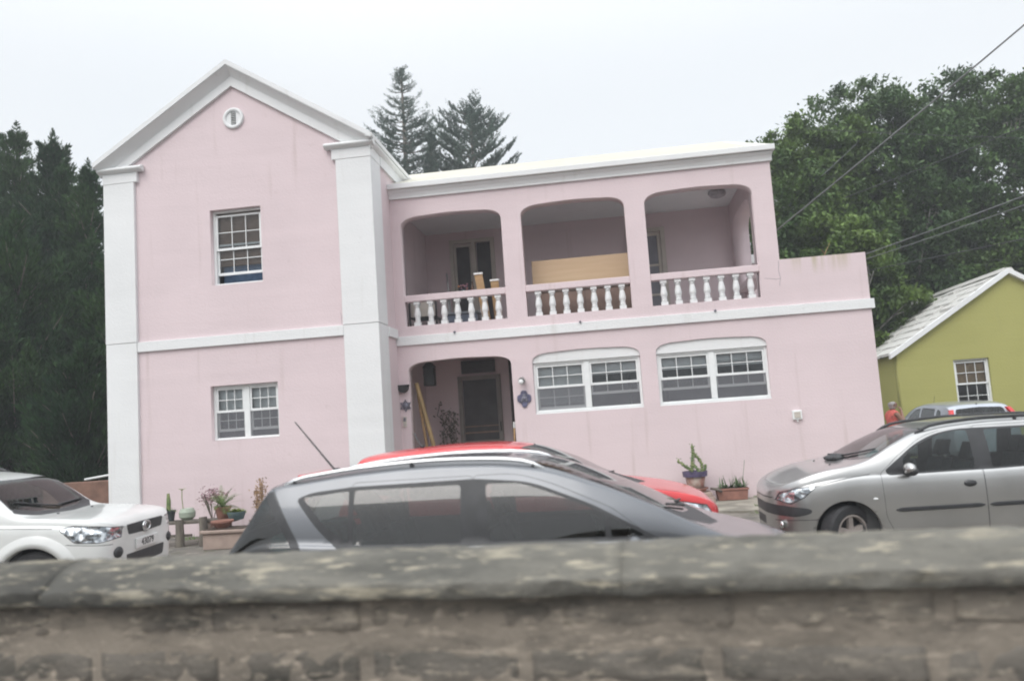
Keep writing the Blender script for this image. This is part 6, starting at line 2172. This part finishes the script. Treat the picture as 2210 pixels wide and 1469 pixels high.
def ficus(name, label, base, h, rad, seed, nclump=150, nleaf=230, leaf=.085, m='ficus', cz=.58, squash=.85, group=None, low=.12):
    rnd = np.random.RandomState(seed)
    t = thing(name, label, 'tree', base, group)
    B = np.array(base, float)
    ctr = B + np.array([0, 0, h * cz])
    R3 = np.array([rad, rad * squash, h * (1 - cz)])
    # clumps: mostly in the outer shell, some within
    d = unit(rnd.normal(size=(nclump, 3)))
    rr = rnd.uniform(.30, 1.0, nclump) ** .45
    lump = 1 + .13 * np.sin(d[:, 0] * 4.1 + seed) * np.cos(d[:, 1] * 5.3 + seed * 2) + .10 * np.sin(d[:, 2] * 7 + d[:, 0] * 6 + seed)
    cc = d * (rr * lump)[:, None]
    cc[:, 2] = np.where(cc[:, 2] < 0, cc[:, 2] * (cz - low) / (1 - cz), cc[:, 2])
    cc = ctr + cc * R3
    cs = rnd.uniform(.55, 1.05, nclump) * rad * .19
    V, F, off = [], [], 0
    for k in range(nclump):
        n = int(nleaf * rnd.uniform(.6, 1.3))
        # several twiggy tufts per clump
        sub = unit(rnd.normal(size=(7, 3)) + np.array([0, 0, .35])) * cs[k] * rnd.uniform(.5, 1.0, (7, 1))
        which = rnd.randint(0, 7, n)
        p = cc[k] + sub[which] + rnd.normal(size=(n, 3)) * cs[k] * np.array([.30, .30, .22])
        ax = unit(rnd.normal(size=(n, 3)) + np.array([0, 0, -.25]))
        wd = unit(np.cross(ax, rnd.normal(size=(n, 3)) * .6 + np.array([0, 0, 1.0])))
        v_, f_ = quads(p, ax, wd, leaf * rnd.uniform(.6, 1.25, n), leaf * .5 * rnd.uniform(.7, 1.2, n))
        V.append(v_)
        F.append(f_ + off)
        off += len(v_)
    tree_mesh('crown', np.concatenate(V), np.concatenate(F), M[m], t)
    mb = MB()
    top = B + np.array([0, 0, h * .36])
    mb.tube([B, B * .5 + top * .5 + np.array([.1, 0, 0]), top], [rad * .085, rad * .065, rad * .055], 10)
    for k in rnd.choice(nclump, 26, replace=False):
        e = cc[k] * .86 + top * .14
        mid = top * .55 + e * .45 + np.array([0, 0, -.05 * h]) + rnd.normal(size=3) * .2
        s0 = top + (B - top) * rnd.uniform(0, .25)
        mb.tube([s0, mid, e * .75 + mid * .25, e], [rad * .03, rad * .018, rad * .009, rad * .004], 6)
        for q in range(2):
            e2 = e + rnd.normal(size=3) * cs[k] * .8
            mb.tube([e * .75 + mid * .25, e * .5 + e2 * .5, e2], [rad * .008, rad * .005, rad * .002], 5)
    mb.build('trunk', M['palebark'], t, smooth=True)
    return t

def cedar(name, label, base, h, rad, seed, nb=150, m='cedar', group=None, low=.08, spray=70):
    """upright feathery conifer: many ascending plumes of short needle sprays"""
    rnd = np.random.RandomState(seed)
    t = thing(name, label, 'tree', base, group)
    B = np.array(base, float)
    V, F, off = [], [], 0
    mb = MB()
    mb.tube([B, B + np.array([.05, 0, h * .5]), B + np.array([0, 0, h * .97])], [rad * .09, rad * .05, .02], 8)
    for k in range(nb):
        u = low + (.95 - low) * rnd.rand() ** 1.10
        z = h * u
        w = rad * (1 - u) ** .72 * (1.0 + .35 * math.sin(k * 1.7 + seed)) * (.6 + .4 * min(1, u / .25))
        a = rnd.uniform(0, 2 * math.pi)
        L_ = max(.10, w * rnd.uniform(.45, 1.05))
        root = B + np.array([0, 0, z - L_ * .25])
        out = np.array([math.cos(a), math.sin(a), 0.])
        tip = B + np.array([out[0] * L_, out[1] * L_, z + L_ * rnd.uniform(.30, .75)])
        if rnd.rand() < .5:
            mb.tube([root, (root + tip) / 2 + np.array([0, 0, -.1 * L_]), tip], [.035, .02, .006], 5)
        # plume: teardrop of sprays round the outer end
        n = int(1.35 * spray * (.5 + L_))
        s = rnd.uniform(.25, 1.08, n)
        p = root + (tip - root) * s[:, None]
        ln = (.12 + .34 * L_) * np.sin(np.clip(s, 0, 1) * math.pi * .92 + .12) ** .8 * .85 + .03
        g = unit(rnd.normal(size=(n, 3)))
        p = p + g * (ln * rnd.uniform(0, 1, n) ** .6)[:, None] * np.array([1, 1, .8])
        p[:, 2] += s * .10
        dirn = unit((tip - root)[None, :] * .6 / max(L_, .3) + g * .7 + np.array([0, 0, .75]))
        wd = unit(np.cross(dirn, rnd.normal(size=(n, 3))))
        sz = rnd.uniform(.05, .115, n)
        v_, f_ = quads(p, dirn, wd, sz, sz * .27)
        V.append(v_)
        F.append(f_ + off)
        off += len(v_)
    # a leading shoot and many lesser spires standing round it, like small conifers of their own
    heads = [(0.0, 0.0, h, .17)]
    for q in range(int(8 + 5 * rad)):
        a = rnd.uniform(0, 2 * math.pi)
        r_ = rad * rnd.uniform(.22, .85)
        heads.append((math.cos(a) * r_, math.sin(a) * r_, h * (1 - .42 * (r_ / rad) ** 1.2 - rnd.uniform(0, .22)), rnd.uniform(.10, .16)))
    for hx, hy, hz, fr in heads:
        n = int(520 + 140 * rad)
        ln = h * fr * 1.25
        s = rnd.rand(n) ** .8
        spread = .012 + ln * .40 * s
        p = B + np.array([hx, hy, hz]) + np.array([rnd.uniform(-.12, .12), rnd.uniform(-.12, .12), -1.])[None, :] * (ln * s)[:, None]
        g = unit(rnd.normal(size=(n, 3)) * np.array([1, 1, .4]))
        clump = 1 + .45 * np.sin(s * 26 + hx * 5) * np.cos(np.arctan2(g[:, 1], g[:, 0]) * 3 + s * 9)
        p = p + g * (spread * clump * rnd.uniform(.2, 1, n) ** .5)[:, None]
        dirn = unit(g * .75 + rnd.normal(size=(n, 3)) * .3 + np.array([0, 0, .8]))
        wd = unit(np.cross(dirn, rnd.normal(size=(n, 3))))
        sz = rnd.uniform(.04, .095, n)
        v_, f_ = quads(p, dirn, wd, sz, sz * .28)
        V.append(v_)
        F.append(f_ + off)
        off += len(v_)
    tree_mesh('crown', np.concatenate(V), np.concatenate(F), M[m], t)
    mb.build('trunk', M['bark'], t, smooth=True)
    return t

def araucaria(name, label, base, h, prof, seed, zlow, step=.55, nbr=7, rise=.25, tuft=26, gap=.0, curl=.5, fat=1.0, m='pine'):
    """tiered pine: whorls of branches clothed in upswept rope-like shoots. prof: [(u, radius)]"""
    rnd = np.random.RandomState(seed)
    t = thing(name, label, 'tree', base)
    B = np.array(base, float)
    pf = pchip(*zip(*prof))
    V, F, off = [], [], 0
    mb = MB()
    mb.tube([B, B + np.array([0, 0, h * .6]), B + np.array([0, 0, h])], [h * .014, h * .009, .03], 9)
    z = zlow
    while z < h:
        u = (z - zlow) / (h - zlow)
        rmax = pf(u)
        for b in range(nbr):
            if rnd.rand() < gap:
                continue
            a = 2 * math.pi * b / nbr + rnd.uniform(-.3, .3) + z
            L_ = rmax * rnd.uniform(.72, 1.12)
            if L_ < .12:
                continue
            o3 = np.array([math.cos(a), math.sin(a), 0.])
            s3 = np.array([-o3[1], o3[0], 0.])
            zz = z + rnd.uniform(-.2, .2)
            def at(s):
                return B + np.array([0, 0, zz]) + o3[None, :] * (L_ * s)[:, None] + np.array([0, 0, 1.])[None, :] * (L_ * (rise * s + .18 * (s ** 3) - .06 * np.sin(s * math.pi)))[:, None]
            ss = np.linspace(0, 1, 6)
            mb.tube(list(at(ss)), [max(.008, .035 * (1 - q) * h / 20) for q in ss], 4)
            # side shoots in the branch plane, curving upward
            nsh = max(6, int(tuft * L_ / 1.6))
            s = rnd.uniform(.28 if fat < 1.5 else .1, 1.0, nsh)
            r0 = at(s)
            sg = rnd.choice((-1, 1), nsh)
            shl = (.16 + .34 * np.minimum(L_, 2.5) / 2.5 * np.sin(s * math.pi * .9 + .2)) * rnd.uniform(.7, 1.2, nsh) * fat
            for q in range(5):
                f = (q + .5) / 5
                p = r0 + s3[None, :] * (sg * shl * f)[:, None] * .9 + o3[None, :] * (shl * f * .55)[:, None] + np.array([0, 0, 1.])[None, :] * (shl * curl * f ** 1.6)[:, None]
                for rep in range(2):
                    n = nsh
                    d = unit(s3[None, :] * sg[:, None] * .8 + o3[None, :] * .5 + np.array([0, 0, 1.])[None, :] * (.25 + curl * f * 1.3) + rnd.normal(size=(n, 3)) * .22)
                    wd = unit(np.cross(d, rnd.normal(size=(n, 3))))
                    sz = shl * .17 * rnd.uniform(.8, 1.3, n)
                    v_, f_ = quads(p + rnd.normal(size=(n, 3)) * .03, d, wd, sz, np.minimum(.05, sz * .45))
                    V.append(v_)
                    F.append(f_ + off)
                    off += len(v_)
        z += step * (1.0 - .45 * u)
    # pointed tip tuft
    n = 160
    s = rnd.rand(n)
    p = B + np.array([0, 0, h]) + np.array([0, 0, -.9]) * s[:, None] + rnd.normal(size=(n, 3)) * (.05 + .22 * s)[:, None]
    d = unit(rnd.normal(size=(n, 3)) * .6 + np.array([0, 0, 1.]))
    wd = unit(np.cross(d, rnd.normal(size=(n, 3))))
    v_, f_ = quads(p, d, wd, np.full(n, .13), np.full(n, .04))
    V.append(v_)
    F.append(f_ + off)
    tree_mesh('crown', np.concatenate(V), np.concatenate(F), M[m], t)
    mb.build('trunk', M['bark'], t, smooth=True)
    return t

# tall pines behind the house
araucaria('norfolk_pine', 'slender tiered pine with see-through branches, the tallest behind the roof', (-11.15, 30, 0), 23.3,
          [(0, 3.1), (.30, 2.75), (.45, 2.55), (.56, 2.0), (.62, 1.35), (.8, 1.0), (.93, .62), (1, .35)], 4, 14.6, .62, 7, .30, 30, .12, .45, .85)
araucaria('norfolk_pine', 'broad bushy dark pine with upswept boughs, rightmost of those behind the roof', (-7.15, 30.5, 0), 20.5,
          [(0, 3.3), (.35, 2.9), (.6, 2.5), (.8, 2.0), (.93, 1.4), (1, .8)], 9, 13.8, .80, 6, .50, 40, .16, .8, 1.15)
cedar('cone_tree', 'small dense dark cone shaped tree wedged between the two pines', (-9.35, 29.2, 0), 19.6, 2.2, 31, 120, 'pine', None, .62, 150)

# dark conifers left of the house
specs = [(-19.6, 9.0, 13.1, 3.2), (-17.5, 8.0, 12.2, 2.2), (-16.75, 7.5, 10.95, 1.7), (-15.55, 7.0, 10.65, 1.9), (-15.0, 9.0, 10.0, 1.7), (-18.6, 4.6, 9.4, 2.8), (-15.9, 4.4, 8.4, 2.5), (-13.4, 5.6, 7.6, 2.2), (-16.9, 2.6, 6.0, 2.3), (-12.9, 3.0, 4.4, 1.6)]
labs = ['tallest dark conifer at the left edge of the picture', 'dark conifer with a twin pointed top, second tallest left of the house', 'dark conifer with a thin spire rising just right of the twin topped one', 'bushy cone shaped conifer close to the left eave of the house',
        'slim conifer half hidden behind the left pilaster', 'broad dark conifer standing before the tallest one at the left edge', 'dense lower conifer in the middle of the dark row left of the house', 'dense low conifer beside the left wall of the house',
        'low dark conifer behind the white sport utility car', 'small shrubby conifer by the white pipe at the house corner']
for k, ((x, y, h, r), lb) in enumerate(zip(specs, labs)):
    cedar('conifer', lb, (x, y, 0), h, r, 50 + k, int(190 + 45 * r), 'cedar', 'dark conifers left of the house', .05, 105)

# broadleaf trees on the right
fs = [((7.85, 15.0, 0), 12.2, 3.0, 'broadleaf tree with an uneven spreading top nearest the balcony wing', 'ficus'), ((11.3, 17.0, 0), 14.0, 3.8, 'tall broadleaf tree with bare pale limbs showing high in its crown', 'ficus2'),
      ((16.0, 18.5, 0), 14.2, 4.2, 'tall deep green tree at the right edge of the picture', 'ficus2'), ((7.6, 11.8, 0), 7.9, 2.4, 'bright green tree filling the gap above the terrace parapet', 'ficus'),
      ((12.4, 17.6, 0), 8.6, 3.0, 'mid height tree rising just behind the olive house roof', 'ficus'), ((9.2, 19.5, 0), 9.0, 3.8, 'dark tree deep in the shade behind the bright green one', 'ficus2'), ((17.2, 16.2, 0), 9.4, 3.2, 'leafy tree behind the ridge of the olive house', 'ficus')]
for k, (b, h, r, lb, mm) in enumerate(fs):
    ficus('broadleaf_tree', lb, b, h, r, 70 + k, int(170 + 48 * r), 270, .105, mm, .60, .85, 'broadleaf trees on the right', .10)

# sprig on the terrace parapet
t = thing('parapet_weed', 'dry sprig growing on top of the pink terrace parapet', 'weed', (4.15, 0.12, 4.346))
MB().tube([(4.12, .14, 4.346), (4.17, .14, 4.45), (4.25, .13, 4.60)], [.008, .006, .004], 5).tube([(4.15, .14, 4.40), (4.09, .13, 4.47)], .004, 5).build('stem', M['dryleaf'], t)
mb = MB()
for p in ((4.25, .13, 4.60), (4.23, .13, 4.56), (4.08, .13, 4.48), (4.12, .14, 4.36)):
    for q in range(3):
        blade(mb, p, (random.uniform(-1, 1), random.uniform(-1, 1), .8), .05, .025, .4, 3)
mb.build('leaf', M['lime'], t, fix=False)

# ------------------------------------------------------------------ overhead cables on the right
def cable(label, a, b, sag, r, m):
    a, b = Vector(a), Vector(b)
    pts = []
    for k in range(25):
        s = k / 24
        p = a.lerp(b, s)
        p.z -= sag * 4 * s * (1 - s)
        pts.append(p)
    o = MB().tube(pts, r, 6).build('cable', m, None, smooth=True)
    return tag(o, label, 'cable', 'overhead cables on the right')
cable('thick grey service cable running from the balcony wing up to the top right corner', (3.30, 0.18, 4.92), (7.3, -4.4, 7.55), .03, .0125, M['greywire'])
cable('dark cable crossing the tree crowns steeply and vanishing among the leaves', (6.5, 8.2, 8.10), (12.6, 19.2, 13.6), .03, .012, M['wire'])
cable('dark cable passing lower through the trees towards the right edge', (7.4, 9.3, 7.66), (11.4, 3.3, 8.04), .05, .012, M['wire'])
cable('pale cable just above the terrace parapet corner, the upper of a close pair', (6.60, 6.3, 5.32), (9.4, .0, 5.64), .03, .012, M['greywire'])
cable('thin cable just above the terrace parapet corner, the lower of a close pair', (6.74, 6.3, 5.23), (9.3, .2, 5.42), .03, .010, M['greywire'])
cable('lowest thin cable over the roof of the olive house', (7.8, 9.3, 5.40), (11.1, 3.0, 5.12), .02, .012, M['wire'])
cable('level dark cable high among the tree tops', (7.6, 13.2, 11.2), (13.0, 9.0, 8.75), .02, .010, M['wire'])

# ------------------------------------------------------------------ haze added in place of the bus window's milky veil
def haze_box():
    m = bpy.data.materials.new('veil_haze')
    m.use_nodes = True
    nt = m.node_tree
    nt.nodes.remove(nt.nodes["Principled BSDF"])
    v = nt.nodes.new("ShaderNodeVolumePrincipled")
    v.inputs['Color'].default_value = (0.93, 0.96, 1.0, 1)
    v.inputs['Density'].default_value = HAZE
    nt.links.new(v.outputs[0], nt.nodes["Material Output"].inputs['Volume'])
    o = MB().box(-410, 410, -410, 610, -1.0, 26.0).build('haze', m)
    o['kind'] = 'stuff'
    o['label'] = 'thin haze added in place of the milky bus window'
    o['category'] = 'haze'
HAZE = 0.0023
haze_box()
